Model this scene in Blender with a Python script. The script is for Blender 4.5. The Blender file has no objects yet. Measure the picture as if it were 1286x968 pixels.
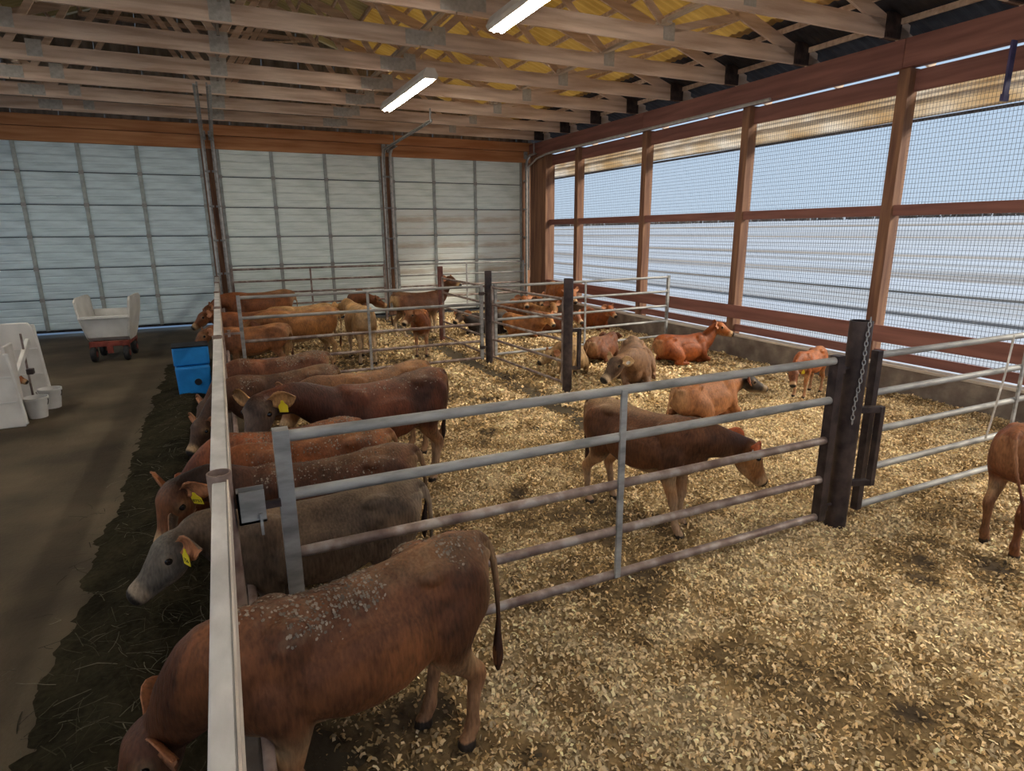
import bpy, bmesh, math, random
import numpy as np
from mathutils import Vector, Matrix, Quaternion
random.seed(7); rng = np.random.default_rng(11)
scene = bpy.context.scene
COL = scene.collection

# ------------------------------------------------------------------ camera
cam_d = bpy.data.cameras.new('camera'); cam = bpy.data.objects.new('camera', cam_d); COL.objects.link(cam)
F_PX, YAW, PITCH, ROLL, CAM_H = 765.92, 0.438394, 0.247449, -0.007143, 2.4
cam_d.sensor_fit = 'HORIZONTAL'; cam_d.sensor_width = 36.0; cam_d.lens = F_PX / 1286.0 * 36.0
cam_d.clip_start = 0.05; cam_d.clip_end = 2000
fw = Vector((math.sin(YAW)*math.cos(PITCH), math.cos(YAW)*math.cos(PITCH), -math.sin(PITCH)))
rt = Vector((math.cos(YAW), -math.sin(YAW), 0)); up = rt.cross(fw)
r2 = rt*math.cos(ROLL) + up*math.sin(ROLL); u2 = up*math.cos(ROLL) - rt*math.sin(ROLL)
cam.matrix_world = Matrix(((r2.x, u2.x, -fw.x, 0), (r2.y, u2.y, -fw.y, 0), (r2.z, u2.z, -fw.z, CAM_H), (0, 0, 0, 1)))
scene.camera = cam

# ------------------------------------------------------------------ world, sun, exposure
w = bpy.data.worlds.new('winter_sky'); scene.world = w; w.use_nodes = True
nt = w.node_tree; bg = nt.nodes['Background']
tc = nt.nodes.new('ShaderNodeTexCoord'); sep = nt.nodes.new('ShaderNodeSeparateXYZ'); rmp = nt.nodes.new('ShaderNodeValToRGB')
nt.links.new(tc.outputs['Generated'], sep.inputs[0]); nt.links.new(sep.outputs['Z'], rmp.inputs[0]); nt.links.new(rmp.outputs[0], bg.inputs[0])
rmp.color_ramp.elements[0].position = 0.0; rmp.color_ramp.elements[0].color = (0.66, 0.82, 1.0, 1)
rmp.color_ramp.elements[1].position = 0.6; rmp.color_ramp.elements[1].color = (0.48, 0.69, 1.0, 1)
bg.inputs[1].default_value = WORLD_STRENGTH = 0.22
sun_d = bpy.data.lights.new('sun', 'SUN'); sun = bpy.data.objects.new('sun', sun_d); COL.objects.link(sun)
sun_d.energy = 2.1; sun_d.angle = math.radians(22); sun_d.color = (1.0, 0.90, 0.74)
sun.rotation_euler = Vector((-0.72, 0.42, -0.55)).to_track_quat('-Z', 'Y').to_euler()
vs = scene.view_settings
vs.view_transform = 'Standard'; vs.look = 'None'; vs.gamma = 1.0; vs.use_curve_mapping = False; vs.exposure = 1.9

# ------------------------------------------------------------------ materials
def new_mat(name):
    m = bpy.data.materials.new(name); m.use_nodes = True
    return m, m.node_tree, m.node_tree.nodes['Principled BSDF']
def N(t, kind, **kw):
    n = t.nodes.new(kind)
    for k, v in kw.items(): setattr(n, k, v)
    return n
def noisy(name, c1, c2, scale=6, rough=0.7, metal=0.0, stretch=(1, 1, 1), bump=0.0, bscale=None, coord='Object', c3=None, detail=5, spec=0.3, lo=0.35, hi=0.65):
    """two (three) colours mixed by noise, with optional fine bump"""
    m, t, p = new_mat(name)
    co = N(t, 'ShaderNodeTexCoord'); mp = N(t, 'ShaderNodeMapping'); mp.inputs['Scale'].default_value = stretch
    t.links.new(co.outputs[coord], mp.inputs[0])
    nz = N(t, 'ShaderNodeTexNoise'); nz.inputs['Scale'].default_value = scale; nz.inputs['Detail'].default_value = detail
    t.links.new(mp.outputs[0], nz.inputs['Vector'])
    cr = N(t, 'ShaderNodeValToRGB'); t.links.new(nz.outputs['Fac'], cr.inputs[0])
    e = cr.color_ramp.elements; e[0].position = lo; e[0].color = (*c1, 1); e[1].position = hi; e[1].color = (*c2, 1)
    if c3: x = e.new(0.5*(lo+hi)+0.02); x.color = (*c3, 1)
    t.links.new(cr.outputs[0], p.inputs['Base Color'])
    p.inputs['Roughness'].default_value = rough; p.inputs['Metallic'].default_value = metal
    p.inputs['Specular IOR Level'].default_value = spec
    if bump:
        n2 = N(t, 'ShaderNodeTexNoise'); n2.inputs['Scale'].default_value = bscale or scale*6; n2.inputs['Detail'].default_value = 4
        t.links.new(mp.outputs[0], n2.inputs['Vector'])
        b = N(t, 'ShaderNodeBump'); b.inputs['Strength'].default_value = bump; b.inputs['Distance'].default_value = 0.02
        t.links.new(n2.outputs['Fac'], b.inputs['Height']); t.links.new(b.outputs[0], p.inputs['Normal'])
    return m
MAT = {}
MAT['truss'] = noisy('truss_lumber', (.48, .34, .25), (.74, .58, .46), 3, .8, stretch=(.35, 4, 4), bump=.15)
MAT['truss_light'] = noisy('brace_lumber', (.42, .33, .25), (.60, .50, .40), 4, .8, stretch=(4, .4, 4))
MAT['header'] = noisy('brown_beam_lumber', (.165, .068, .055), (.26, .115, .09), 2.5, .7, stretch=(4, .3, 4), bump=.15)
MAT['orange_beam'] = noisy('orange_lumber', (.36, .145, .055), (.54, .26, .12), 2.2, .75, stretch=(.35, 4, 4), bump=.15)
MAT['post'] = noisy('post_lumber', (.12, .055, .036), (.26, .135, .075), 2.5, .75, stretch=(4, 4, .35), bump=.2)
MAT['gusset'] = noisy('gusset_plate', (.40, .38, .34), (.52, .50, .46), 20, .55, .35)
MAT['galv'] = noisy('galvanised_pipe', (.20, .20, .195), (.37, .37, .36), 14, .6, .2, stretch=(.3, 1, 1), c3=(.31, .305, .295), bump=.05)
MAT['galv_rust'] = noisy('worn_brown_pipe', (.15, .10, .085), (.38, .33, .30), 7, .5, .4, bump=.1, c3=(.25, .19, .165))
MAT['black_steel'] = noisy('dark_steel_post', (.035, .027, .028), (.085, .062, .058), 9, .45, .4, bump=.1)
MAT['red_steel'] = noisy('brown_painted_post', (.11, .04, .03), (.19, .08, .06), 7, .5, .2, bump=.1)
MAT['chain'] = noisy('chain_steel', (.35, .35, .35), (.6, .6, .6), 30, .35, .8)
MAT['rail_top'] = noisy('feed_rail_steel', (.46, .455, .44), (.66, .65, .63), 8, .6, .15, stretch=(1, .5, 1), bump=.06, c3=(.56, .55, .535))
MAT['rail_rust'] = noisy('feed_rail_rust', (.16, .10, .08), (.32, .24, .20), 9, .7, .2, bump=.1)
MAT['concrete'] = noisy('curb_concrete', (.13, .10, .08), (.25, .21, .17), 4, .9, bump=.3, c3=(.18, .145, .12))
MAT['curb_cap'] = noisy('curb_cap_lumber', (.42, .36, .30), (.62, .55, .47), 4, .85, stretch=(3, .4, 3))
MAT['floor'] = noisy('alley_concrete', (.042, .031, .017), (.105, .080, .047), .9, .9, bump=.25, bscale=30, c3=(.072, .054, .031), detail=9)
MAT['door'] = noisy('door_steel', (.64, .74, .71), (.84, .93, .90), 2.2, .5, .1, stretch=(.6, 1, 5), c3=(.78, .87, .845), detail=7)
MAT['door_dirty'] = noisy('door_steel_stained', (.44, .35, .25), (.80, .87, .85), 1.1, .55, .1, stretch=(.5, 1, 3), c3=(.74, .77, .73), detail=8, lo=.3, hi=.6)
MAT['door_dark'] = noisy('door_steel_bluish', (.48, .60, .65), (.70, .84, .89), 2.2, .55, .1, stretch=(.6, 1, 5), c3=(.62, .75, .80), detail=7)  # bluer, darker tone for the alley door
MAT['door_stile'] = noisy('door_stile_steel', (.25, .28, .27), (.40, .43, .42), 5, .5, .3)
MAT['door_seal'] = noisy('door_joint_seal', (.035, .06, .085), (.08, .11, .13), 6, .7)
MAT['rubber'] = noisy('black_rubber', (.012, .012, .013), (.035, .033, .033), 10, .75)
MAT['gable'] = noisy('gable_sheet_metal', (.19, .17, .15), (.34, .31, .28), 2, .6, .2, stretch=(3, 1, .6))
MAT['white_plastic'] = noisy('white_poly', (.55, .54, .51), (.72, .71, .68), 3, .5, bump=.03)
MAT['white_panel'] = noisy('white_pen_panel', (.50, .47, .43), (.70, .68, .64), 2.2, .55, bump=.03, c3=(.62, .60, .56))
MAT['blue_plastic'] = noisy('blue_poly', (.012, .16, .46), (.02, .26, .66), 3, .42, c3=(.016, .22, .58))
MAT['dark_void'] = noisy('dark_rubber_plug', (.006, .007, .010), (.015, .017, .022), 8, .6)
MAT['red_paint'] = noisy('red_frame_paint', (.13, .025, .018), (.26, .06, .04), 8, .55, .1)
MAT['snow'] = noisy('snow_field', (.18, .16, .145), (.34, .385, .46), .8, .9, stretch=(.9, .035, 1), coord='Object', c3=(.30, .335, .38), detail=8, lo=.28, hi=.62)
MAT['stubble'] = noisy('field_stubble', (.15, .125, .10), (.30, .28, .26), .3, .95, stretch=(1, .05, 1), detail=8)
MAT['brush'] = noisy('bare_brush', (.10, .075, .055), (.24, .19, .15), .4, .95)
MAT['curtain'] = noisy('rolled_curtain_fabric', (.46, .33, .19), (.80, .78, .72), 3, .85, stretch=(2, .25, 6), c3=(.70, .64, .53), detail=6)
MAT['strap'] = noisy('dark_blue_strap', (.03, .035, .09), (.07, .06, .15), 6, .7)
MAT['wire'] = noisy('screen_wire', (.10, .11, .13), (.19, .20, .22), 10, .5, .4)
MAT['fixture'] = noisy('fixture_enamel', (.62, .57, .50), (.76, .71, .64), 5, .5)
MAT['white_rope'] = noisy('white_rope', (.5, .47, .43), (.7, .67, .62), 12, .8)
MAT['conduit'] = noisy('conduit_pipe', (.42, .42, .41), (.58, .57, .55), 12, .45, .5)
# translucent yellowed roof sheets
def roof_mat(name, c1, c2, trans):
    m, t, p = new_mat(name)
    co = N(t, 'ShaderNodeTexCoord'); nz = N(t, 'ShaderNodeTexNoise'); nz.inputs['Scale'].default_value = 1.3; nz.inputs['Detail'].default_value = 6
    t.links.new(co.outputs['Object'], nz.inputs['Vector'])
    cr = N(t, 'ShaderNodeValToRGB'); e = cr.color_ramp.elements; e[0].position = .35; e[0].color = (*c1, 1); e[1].position = .65; e[1].color = (*c2, 1)
    t.links.new(nz.outputs['Fac'], cr.inputs[0]); t.links.new(cr.outputs[0], p.inputs['Base Color']); p.inputs['Roughness'].default_value = .6
    tr = N(t, 'ShaderNodeBsdfTranslucent'); t.links.new(cr.outputs[0], tr.inputs[0])
    mx = N(t, 'ShaderNodeMixShader'); mx.inputs[0].default_value = trans
    t.links.new(p.outputs[0], mx.inputs[1]); t.links.new(tr.outputs[0], mx.inputs[2]); t.links.new(mx.outputs[0], t.nodes['Material Output'].inputs[0])
    return m
MAT['roof_yellow'] = roof_mat('yellowed_roof_sheet', (.26, .14, .025), (.40, .235, .05), .24)
MAT['roof_dark'] = roof_mat('aged_roof_sheet', (.10, .07, .03), (.20, .14, .05), .16)
MAT['eave_dark'] = noisy('dark_eave_sheet', (.018, .018, .024), (.04, .038, .045), 3, .8)  # near-black opaque roof sheets along the right eave
MAT['curtain'] = roof_mat('rolled_curtain_fabric', (.66, .55, .40), (.82, .80, .77), .62)
# emissive tube for the strip lights
m, t, p = new_mat('fluorescent_tube'); p.inputs['Base Color'].default_value = (.9, .88, .82, 1)
p.inputs['Emission Color'].default_value = (1, .93, .82, 1); p.inputs['Emission Strength'].default_value = TUBE_EMIT = 26.0
MAT['tube'] = m
# vertex-coloured materials (coat, shavings)
def attr_mat(name, rough=.8, noise_scale=40, noise_amt=.35, bump=.2, spec=.25, sheen=0.0, stretch=(1, 1, 1)):
    m, t, p = new_mat(name)
    at = N(t, 'ShaderNodeAttribute'); at.attribute_name = 'coat'
    co = N(t, 'ShaderNodeTexCoord'); nz = N(t, 'ShaderNodeTexNoise'); nz.inputs['Scale'].default_value = noise_scale; nz.inputs['Detail'].default_value = 5
    mp = N(t, 'ShaderNodeMapping'); mp.inputs['Scale'].default_value = stretch; t.links.new(co.outputs['Object'], mp.inputs[0]); t.links.new(mp.outputs[0], nz.inputs['Vector'])
    n3 = N(t, 'ShaderNodeTexNoise'); n3.inputs['Scale'].default_value = noise_scale*.12; n3.inputs['Detail'].default_value = 3
    t.links.new(co.outputs['Object'], n3.inputs['Vector'])
    ad = N(t, 'ShaderNodeMath', operation='ADD'); t.links.new(nz.outputs['Fac'], ad.inputs[0]); t.links.new(n3.outputs['Fac'], ad.inputs[1])
    mr = N(t, 'ShaderNodeMapRange'); mr.inputs[1].default_value = .65; mr.inputs[2].default_value = 1.35; mr.inputs[3].default_value = 1-noise_amt; mr.inputs[4].default_value = 1+noise_amt
    t.links.new(ad.outputs[0], mr.inputs[0])
    mul = N(t, 'ShaderNodeVectorMath', operation='SCALE'); t.links.new(at.outputs['Color'], mul.inputs[0]); t.links.new(mr.outputs[0], mul.inputs['Scale'])
    t.links.new(mul.outputs[0], p.inputs['Base Color'])
    p.inputs['Roughness'].default_value = rough; p.inputs['Specular IOR Level'].default_value = spec
    if sheen: p.inputs['Sheen Weight'].default_value = sheen
    b = N(t, 'ShaderNodeBump'); b.inputs['Strength'].default_value = bump; b.inputs['Distance'].default_value = .01
    t.links.new(nz.outputs['Fac'], b.inputs['Height']); t.links.new(b.outputs[0], p.inputs['Normal'])
    return m
MAT['coat'] = attr_mat('calf_coat', .58, 75, .52, .45, stretch=(1, 1, .22))
MAT['flake'] = attr_mat('wood_flake', .85, 60, .2, .1)
MAT['feed'] = attr_mat('silage', .97, 30, .5, .6, spec=.03)
MAT['bed'] = attr_mat('bedding_base', .95, 28, .45, .6)
def plain(name, c, rough=.5, metal=0.0):
    m, t, p = new_mat(name); p.inputs['Base Color'].default_value = (*c, 1); p.inputs['Roughness'].default_value = rough; p.inputs['Metallic'].default_value = metal
    return m
MAT['eye'] = plain('calf_eye', (.008, .006, .006), .12)
MAT['tag_yellow'] = noisy('ear_tag_yellow', (.75, .58, .02), (.85, .68, .04), 8, .5)
MAT['tag_white'] = noisy('ear_tag_white', (.62, .60, .57), (.75, .73, .70), 8, .5)
MAT['tag_ink'] = plain('tag_ink', (.01, .01, .01), .6)

# ------------------------------------------------------------------ helpers
class MB:
    def __init__(s): s.v = []; s.f = []
    def add(s, vs, fs):
        o = len(s.v); s.v += [tuple(x) for x in vs]; s.f += [tuple(i+o for i in f) for f in fs]; return s
    def box(s, x0, x1, y0, y1, z0, z1):
        vs = [(x, y, z) for x in (x0, x1) for y in (y0, y1) for z in (z0, z1)]
        return s.add(vs, [(0, 1, 3, 2), (4, 6, 7, 5), (0, 4, 5, 1), (2, 3, 7, 6), (0, 2, 6, 4), (1, 5, 7, 3)])
    def beam(s, a, b, wd, ht, roll=0.0, upv=(0, 0, 1)):
        a = Vector(a); b = Vector(b); d = (b-a).normalized(); u = Vector(upv)
        if abs(d.dot(u)) > .98: u = Vector((0, 1, 0)) if abs(d.y) < .9 else Vector((1, 0, 0))
        sd = d.cross(u).normalized(); u = sd.cross(d).normalized()
        vs = []
        for p in (a, b):
            for i, j in ((-1, -1), (1, -1), (1, 1), (-1, 1)): vs.append(p + sd*(i*wd/2) + u*(j*ht/2))
        return s.add(vs, [(0, 3, 2, 1), (4, 5, 6, 7), (0, 1, 5, 4), (1, 2, 6, 5), (2, 3, 7, 6), (3, 0, 4, 7)])
    def tube(s, pts, r, n=10, cap=True):
        pts = [Vector(p) for p in pts]; k = len(pts); rr = r if isinstance(r, (list, tuple)) else [r]*k
        vs = []; prev = None
        for i, p in enumerate(pts):
            d = (pts[min(i+1, k-1)] - pts[max(i-1, 0)]).normalized()
            if prev is None:
                u = Vector((0, 0, 1)) if abs(d.z) < .9 else Vector((1, 0, 0))
            else: u = prev
            sd = d.cross(u).normalized(); u = sd.cross(d).normalized(); prev = u
            for j in range(n):
                a = 2*math.pi*j/n; vs.append(p + sd*(math.cos(a)*rr[i]) + u*(math.sin(a)*rr[i]))
        fs = []
        for i in range(k-1):
            for j in range(n): fs.append((i*n+j, i*n+(j+1) % n, (i+1)*n+(j+1) % n, (i+1)*n+j))
        if cap: fs += [tuple(range(n-1, -1, -1)), tuple((k-1)*n+j for j in range(n))]
        return s.add(vs, fs)
    def lathe(s, prof, n=20, c=(0, 0, 0)):
        vs = []
        for r, z in prof:
            for j in range(n): a = 2*math.pi*j/n; vs.append((c[0]+r*math.cos(a), c[1]+r*math.sin(a), c[2]+z))
        fs = [(i*n+j, i*n+(j+1) % n, (i+1)*n+(j+1) % n, (i+1)*n+j) for i in range(len(prof)-1) for j in range(n)]
        return s.add(vs, fs)
    def mesh(s, name):
        me = bpy.data.meshes.new(name); me.from_pydata(s.v, [], s.f); me.update(); return me
def link(name, me, mat, parent=None, loc=(0, 0, 0), smooth=False, bevel=0.0):
    if mat is not None and not me.materials: me.materials.append(MAT[mat])
    if smooth:
        for p in me.polygons: p.use_smooth = True
    o = bpy.data.objects.new(name, me); COL.objects.link(o); o.location = loc
    if parent: o.parent = parent
    if bevel:
        b = o.modifiers.new('bevel', 'BEVEL'); b.width = bevel; b.segments = 2; b.limit_method = 'ANGLE'; b.angle_limit = math.radians(50)
    if smooth:
        try: me.set_sharp_from_angle(angle=math.radians(40))
        except Exception: pass
    return o
def tag(o, label=None, cat=None, group=None, kind=None):
    if label: o['label'] = label
    if cat: o['category'] = cat
    if group: o['group'] = group
    if kind: o['kind'] = kind
    return o
def empty(name, loc=(0, 0, 0), rz=0.0):
    o = bpy.data.objects.new(name, None); COL.objects.link(o); o.location = loc; o.rotation_euler = (0, 0, rz); o.empty_display_size = .1
    return o
def B(name, x0, x1, y0, y1, z0, z1, mat, parent=None, bevel=0.0):
    """box whose origin sits at its own base centre"""
    cx, cy = (x0+x1)/2, (y0+y1)/2
    me = MB().box(x0-cx, x1-cx, y0-cy, y1-cy, 0, z1-z0).mesh(name)
    return link(name, me, mat, parent, (cx, cy, z0), bevel=bevel)

# ------------------------------------------------------------------ numpy value noise
def vnoise(x, y, seed=0):
    xi = np.floor(x).astype(np.int64); yi = np.floor(y).astype(np.int64); fx = x-xi; fy = y-yi
    def h(a, b):
        n = (a*374761393 + b*668265263 + seed*1442695041) & 0x7fffffff
        n = ((n ^ (n >> 13))*1274126177) & 0x7fffffff
        return ((n ^ (n >> 16)) & 0xffff)/65535.0
    sx = fx*fx*(3-2*fx); sy = fy*fy*(3-2*fy)
    return (h(xi, yi)*(1-sx)+h(xi+1, yi)*sx)*(1-sy) + (h(xi, yi+1)*(1-sx)+h(xi+1, yi+1)*sx)*sy
def fbm(x, y, oct=4, seed=0):
    s = 0; a = .5; t = 0
    for i in range(oct): s = s + a*vnoise(x*2**i, y*2**i, seed+i*17); t += a; a *= .5
    return s/t
# ================================================================== GROUND
WX = 9.1            # inner face of the right wall posts
YB = 18.0           # back doors
YF = -5.0           # open front of the barn behind the camera
fl = link('floor', MB().box(-8.4, 9.0, YF, YB+.6, -.12, -.03).mesh('floor'), 'floor'); tag(fl, 'dull brown concrete floor of the feed alley', kind='structure')
def bed_h(x, y):
    h = .07*fbm(x*1.1, y*1.1, 3, 3) + .06*fbm(x*3.2, y*3.2, 3, 9) + .035*fbm(x*9, y*9, 2, 21)
    h = h - .08
    h = h - .05*np.exp(-((x-4.12)/.22)**2)*np.clip((y-4.6)/1.2, 0, 1)         # worn strip along the dividers
    h = h + .035*np.exp(-(((x-3.2)/1.6)**2+((y-2.3)/.7)**2))
    h = h - .06*np.clip((.35-x)/.35, 0, 1)
    return h
DARK_SPOTS = [(2.04,2.56,.10),(4.85,2.12,.13),(1.66,3.19,.12),(4.17,2.18,.16),(4.45,2.35,.14),(2.42,3.9,.12),(3.6,3.75,.16),(.75,2.62,.16),(1.1,2.1,.15),(2.9,1.5,.12),(3.5,1.9,.10),(5.3,1.7,.12),(5.6,5.0,.14),(6.6,4.4,.12),(2.3,4.8,.16),(2.8,6.6,.2),(3.3,8.0,.2)]  # dung clumps and other darker spots in the bedding, with radius
def bed_dirt_and_light(x, y):
    d = fbm(x*.8+3, y*.8, 4, 40)*1.0 + fbm(x*3.5, y*3.5, 3, 60)*1.15 - .78
    d = d + .42*np.clip((1.25-x)/1.1, 0, 1) + .18*np.clip((2.0-y)/1.6, 0, 1)
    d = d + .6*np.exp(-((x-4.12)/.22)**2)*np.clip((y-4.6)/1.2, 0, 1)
    d = d - .30*np.exp(-(((x-6.0)/2.0)**2+((y-5.5)/2.5)**2)) - .22*np.exp(-(((x-3.0)/1.2)**2+((y-2.5)/.6)**2))  # first term: window light on the right pen put into the shavings' colour
    for sx, sy, r_ in DARK_SPOTS: d = d + .7*np.exp(-(((x-sx)**2+(y-sy)**2)/(r_*.8)**2)**1.5)
    return np.clip(d, 0, 1)
C_PALE = np.array((.80, .62, .37)); C_MID = np.array((.50, .335, .15)); C_DIRT = np.array((.10, .068, .038))
def bed_col(d):
    d = d[..., None]
    c = np.where(d < .35, C_PALE*(1-d/.35)+C_MID*(d/.35), C_MID*(1-(d-.35)/.65)+C_DIRT*((d-.35)/.65))
    return c
def set_col(me, c):
    a = me.color_attributes.new('coat', 'FLOAT_COLOR', 'POINT')
    a.data.foreach_set('color', np.concatenate([c, np.ones((len(c), 1))], 1).astype(np.float32).ravel())
def grid_mesh(name, xs, ys, zf, cf):
    X, Y = np.meshgrid(xs, ys); Z = zf(X, Y); nx, ny = len(xs), len(ys)
    me = bpy.data.meshes.new(name); co = np.stack([X, Y, Z], -1).reshape(-1, 3)
    i = (np.arange(ny-1)[:, None]*nx + np.arange(nx-1)[None, :]).ravel()
    q = np.stack([i, i+1, i+1+nx, i+nx], 1)
    me.vertices.add(len(co)); me.vertices.foreach_set('co', co.astype(np.float32).ravel())
    me.loops.add(q.size); me.loops.foreach_set('vertex_index', q.astype(np.int32).ravel())
    me.polygons.add(len(q)); me.polygons.foreach_set('loop_start', (np.arange(len(q))*4).astype(np.int32)); me.polygons.foreach_set('loop_total', np.full(len(q), 4, np.int32))
    me.update(calc_edges=True)
    if cf: set_col(me, cf(X, Y).reshape(-1, 3))
    return me
xs = np.arange(-.02, 8.97, .05); ys = np.concatenate([np.arange(-2.0, 6.0, .04), np.arange(6.0, 17.9, .07)])
bme = grid_mesh('bedding', xs, ys, bed_h, lambda x, y: bed_col(np.clip(bed_dirt_and_light(x, y)+.10, 0, 1))*.55)  # base darkened: shade of the gaps between shavings put into the colour
bed = link('bedding', bme, 'bed', smooth=True); tag(bed, 'deep bed of wood shavings covering the pens', 'bedding', kind='stuff')
def flakes(name, n, xr, yr, smin, smax, mat='flake', zfun=bed_h, dirt=bed_dirt_and_light, gamma=1.0, colf=None, clump=True):
    x = rng.uniform(*xr, n); y = yr[0] + (yr[1]-yr[0])*rng.random(n)**gamma
    z = zfun(x, y); d = dirt(x, y)
    if clump:
        keep = rng.random(n) > np.clip(d*1.0-.12, 0, .8); x, y, z, d = x[keep], y[keep], z[keep], d[keep]
    n = len(x)
    L = rng.uniform(smin, smax, n); W = L*rng.uniform(.28, .7, n)
    a = rng.uniform(0, 2*np.pi, n); tilt = rng.normal(0, .55, n); rl = rng.normal(0, .6, n)
    ux = np.stack([np.cos(a)*np.cos(tilt), np.sin(a)*np.cos(tilt), np.sin(tilt)], 1)
    s0 = np.stack([-np.sin(a), np.cos(a), np.zeros(n)], 1); nn = np.cross(ux, s0)
    vv = s0*np.cos(rl)[:, None] + nn*np.sin(rl)[:, None]
    c = np.stack([x, y, z + L*.22*np.abs(np.sin(tilt)) + .006], 1)
    U = ux*(L/2)[:, None]; V = vv*(W/2)[:, None]; curl = nn*(L*rng.uniform(-.05, .3, n))[:, None]
    P = np.stack([c-U-V, c-V*.9+curl, c+U-V*.8, c+U+V*.8, c+V*.9+curl, c-U+V], 1).reshape(-1, 3)
    k = np.arange(n)*6
    q = np.stack([k, k+1, k+4, k+5, k+1, k+2, k+3, k+4], 1).reshape(-1, 4)
    me = bpy.data.meshes.new(name)
    me.vertices.add(len(P)); me.vertices.foreach_set('co', P.astype(np.float32).ravel())
    me.loops.add(q.size); me.loops.foreach_set('vertex_index', q.astype(np.int32).ravel())
    me.polygons.add(len(q)); me.polygons.foreach_set('loop_start', (np.arange(len(q))*4).astype(np.int32)); me.polygons.foreach_set('loop_total', np.full(len(q), 4, np.int32))
    me.update(calc_edges=True)
    cc = bed_col(np.clip(d*.9 + rng.normal(-.10, .22, n), 0, 1)) if colf is None else colf(n)
    cc = cc*rng.uniform(.52, 1.42, n)[:, None]
    set_col(me, np.repeat(np.clip(cc, 0, .95), 6, 0))
    return link(name, me, mat)
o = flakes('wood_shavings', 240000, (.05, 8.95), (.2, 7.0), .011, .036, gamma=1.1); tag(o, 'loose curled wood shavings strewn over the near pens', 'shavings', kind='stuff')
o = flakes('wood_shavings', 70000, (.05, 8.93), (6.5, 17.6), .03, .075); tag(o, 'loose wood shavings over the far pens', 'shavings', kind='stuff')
# feed on the alley floor along the rail
def feed_h(x, y): return -.052 + .03*fbm(x*3, y*3, 3, 15)*np.exp(-((x+.7)/.5)**2) + .11*np.exp(-((x+.62)/.33)**2)*(.35+.9*fbm(x*2.2, y*1.6, 3, 5)) + .012*fbm(x*14, y*14, 2, 8)
def feed_col(x, y):
    t = fbm(x*4, y*4, 3, 77)[..., None]; return np.array((.010, .009, .005))*(1-t) + np.array((.034, .028, .016))*t
fe = link('silage_feed', grid_mesh('silage_feed', np.arange(-1.75, -.22, .04), np.arange(.4, 13.2, .05), feed_h, feed_col), 'feed', smooth=True)
tag(fe, 'dark moist silage strewn on the alley along the feed rail', 'feed', kind='stuff')
def straw_col(n): 
    t = rng.random((n, 1))**2.6; return np.array((.05, .045, .028))*(1-t) + np.array((.30, .28, .20))*t
def hay(name, n, xr, yr):
    me_v = []; me_f = []; cols = []
    for i in range(n):
        x = random.gauss(-.62, .3); x = max(xr[0], min(xr[1], x)); y = yr[0]+(yr[1]-yr[0])*random.random()**1.5
        z = float(feed_h(np.array([x]), np.array([y]))[0])+.008; a = random.uniform(0, 6.28); L = random.uniform(.05, .24); b = random.gauss(0, .25); w_ = random.uniform(.001, .003)
        o = len(me_v); k = 4
        for j in range(k+1):
            t = j/k; aa = a + b*t; px = x+math.cos(aa)*L*t; py = y+math.sin(aa)*L*t; pz = z+.05*L*4*t*(1-t)*random.uniform(.3, 1.4)
            px = min(px, -.24)
            me_v += [(px-math.sin(aa)*w_, py+math.cos(aa)*w_, pz), (px+math.sin(aa)*w_, py-math.cos(aa)*w_, pz)]
            if j < k: q = o+2*j; me_f.append((q, q+1, q+3, q+2))
        t = random.random()**4*.8; c = [(.05*(1-t)+.33*t), (.046*(1-t)+.31*t), (.028*(1-t)+.22*t)]
        cols += [c]*(2*k+2)
    me = bpy.data.meshes.new(name); me.from_pydata(me_v, [], me_f); me.update(); set_col(me, np.array(cols)*.6); return link(name, me, 'feed')
tag(hay('hay_strands', 2600, (-1.3, -.28), (1.2, 12.5)), 'stray pale hay stems lying on the dark feed', 'hay', kind='stuff')

# ================================================================== RIGHT WALL
wr = B('wall_right', 8.98, 9.34, YF, YB+.3, -.1, .38, 'concrete'); tag(wr, 'low concrete curb of the open right wall', kind='structure')
def child_box(parent, name, x0, x1, y0, y1, z0, z1, mat, bevel=.004):
    o = B(name, x0, x1, y0, y1, z0, z1, mat, None, bevel)
    o.location = o.location - parent.location; o.parent = parent; return o
child_box(wr, 'curb_cap', 8.96, 9.10, YF, YB-.2, .38, .42, 'curb_cap')
POSTS = [6.2-3.0*k for k in range(1, 4)] + [6.2, 9.14, 12.18, 15.17]
for y in sorted(POSTS): child_box(wr, 'post', 9.10, 9.31, y-.085, y+.085, .38, 4.60, 'post', .006)
child_box(wr, 'corner_post', 9.0, 9.31, 16.75, 17.75, .1, 4.6, 'post', .006)
ps = sorted(POSTS)
edges = [YF] + ps + [16.75]
for a, b in zip(edges[:-1], edges[1:]):
    y0, y1 = a+.085, b-(.085 if b != 16.75 else 0)
    child_box(wr, 'sill_board', 9.16, 9.20, y0, y1, .44, .58, 'header')
    child_box(wr, 'middle_girt', 9.14, 9.23, y0, y1, 2.585, 2.74, 'header')
    child_box(wr, 'top_board', 9.22, 9.26, y0, y1, 4.29, 4.575, 'header')
child_y = [YF, .2, 6.2, 12.18, 17.9]
for a, b in zip(child_y[:-1], child_y[1:]):
    child_box(wr, 'lower_girt', 9.055, 9.098, a+.004, b-.004, .71, .965, 'orange_beam' if False else 'header')
    child_box(wr, 'header_beam', 9.03, 9.12, a+.003, b-.003, 4.60, 4.98, 'header')
    child_box(wr, 'header_beam', 9.20, 9.29, a+.003, b-.003, 4.62, 4.98, 'header')
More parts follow.
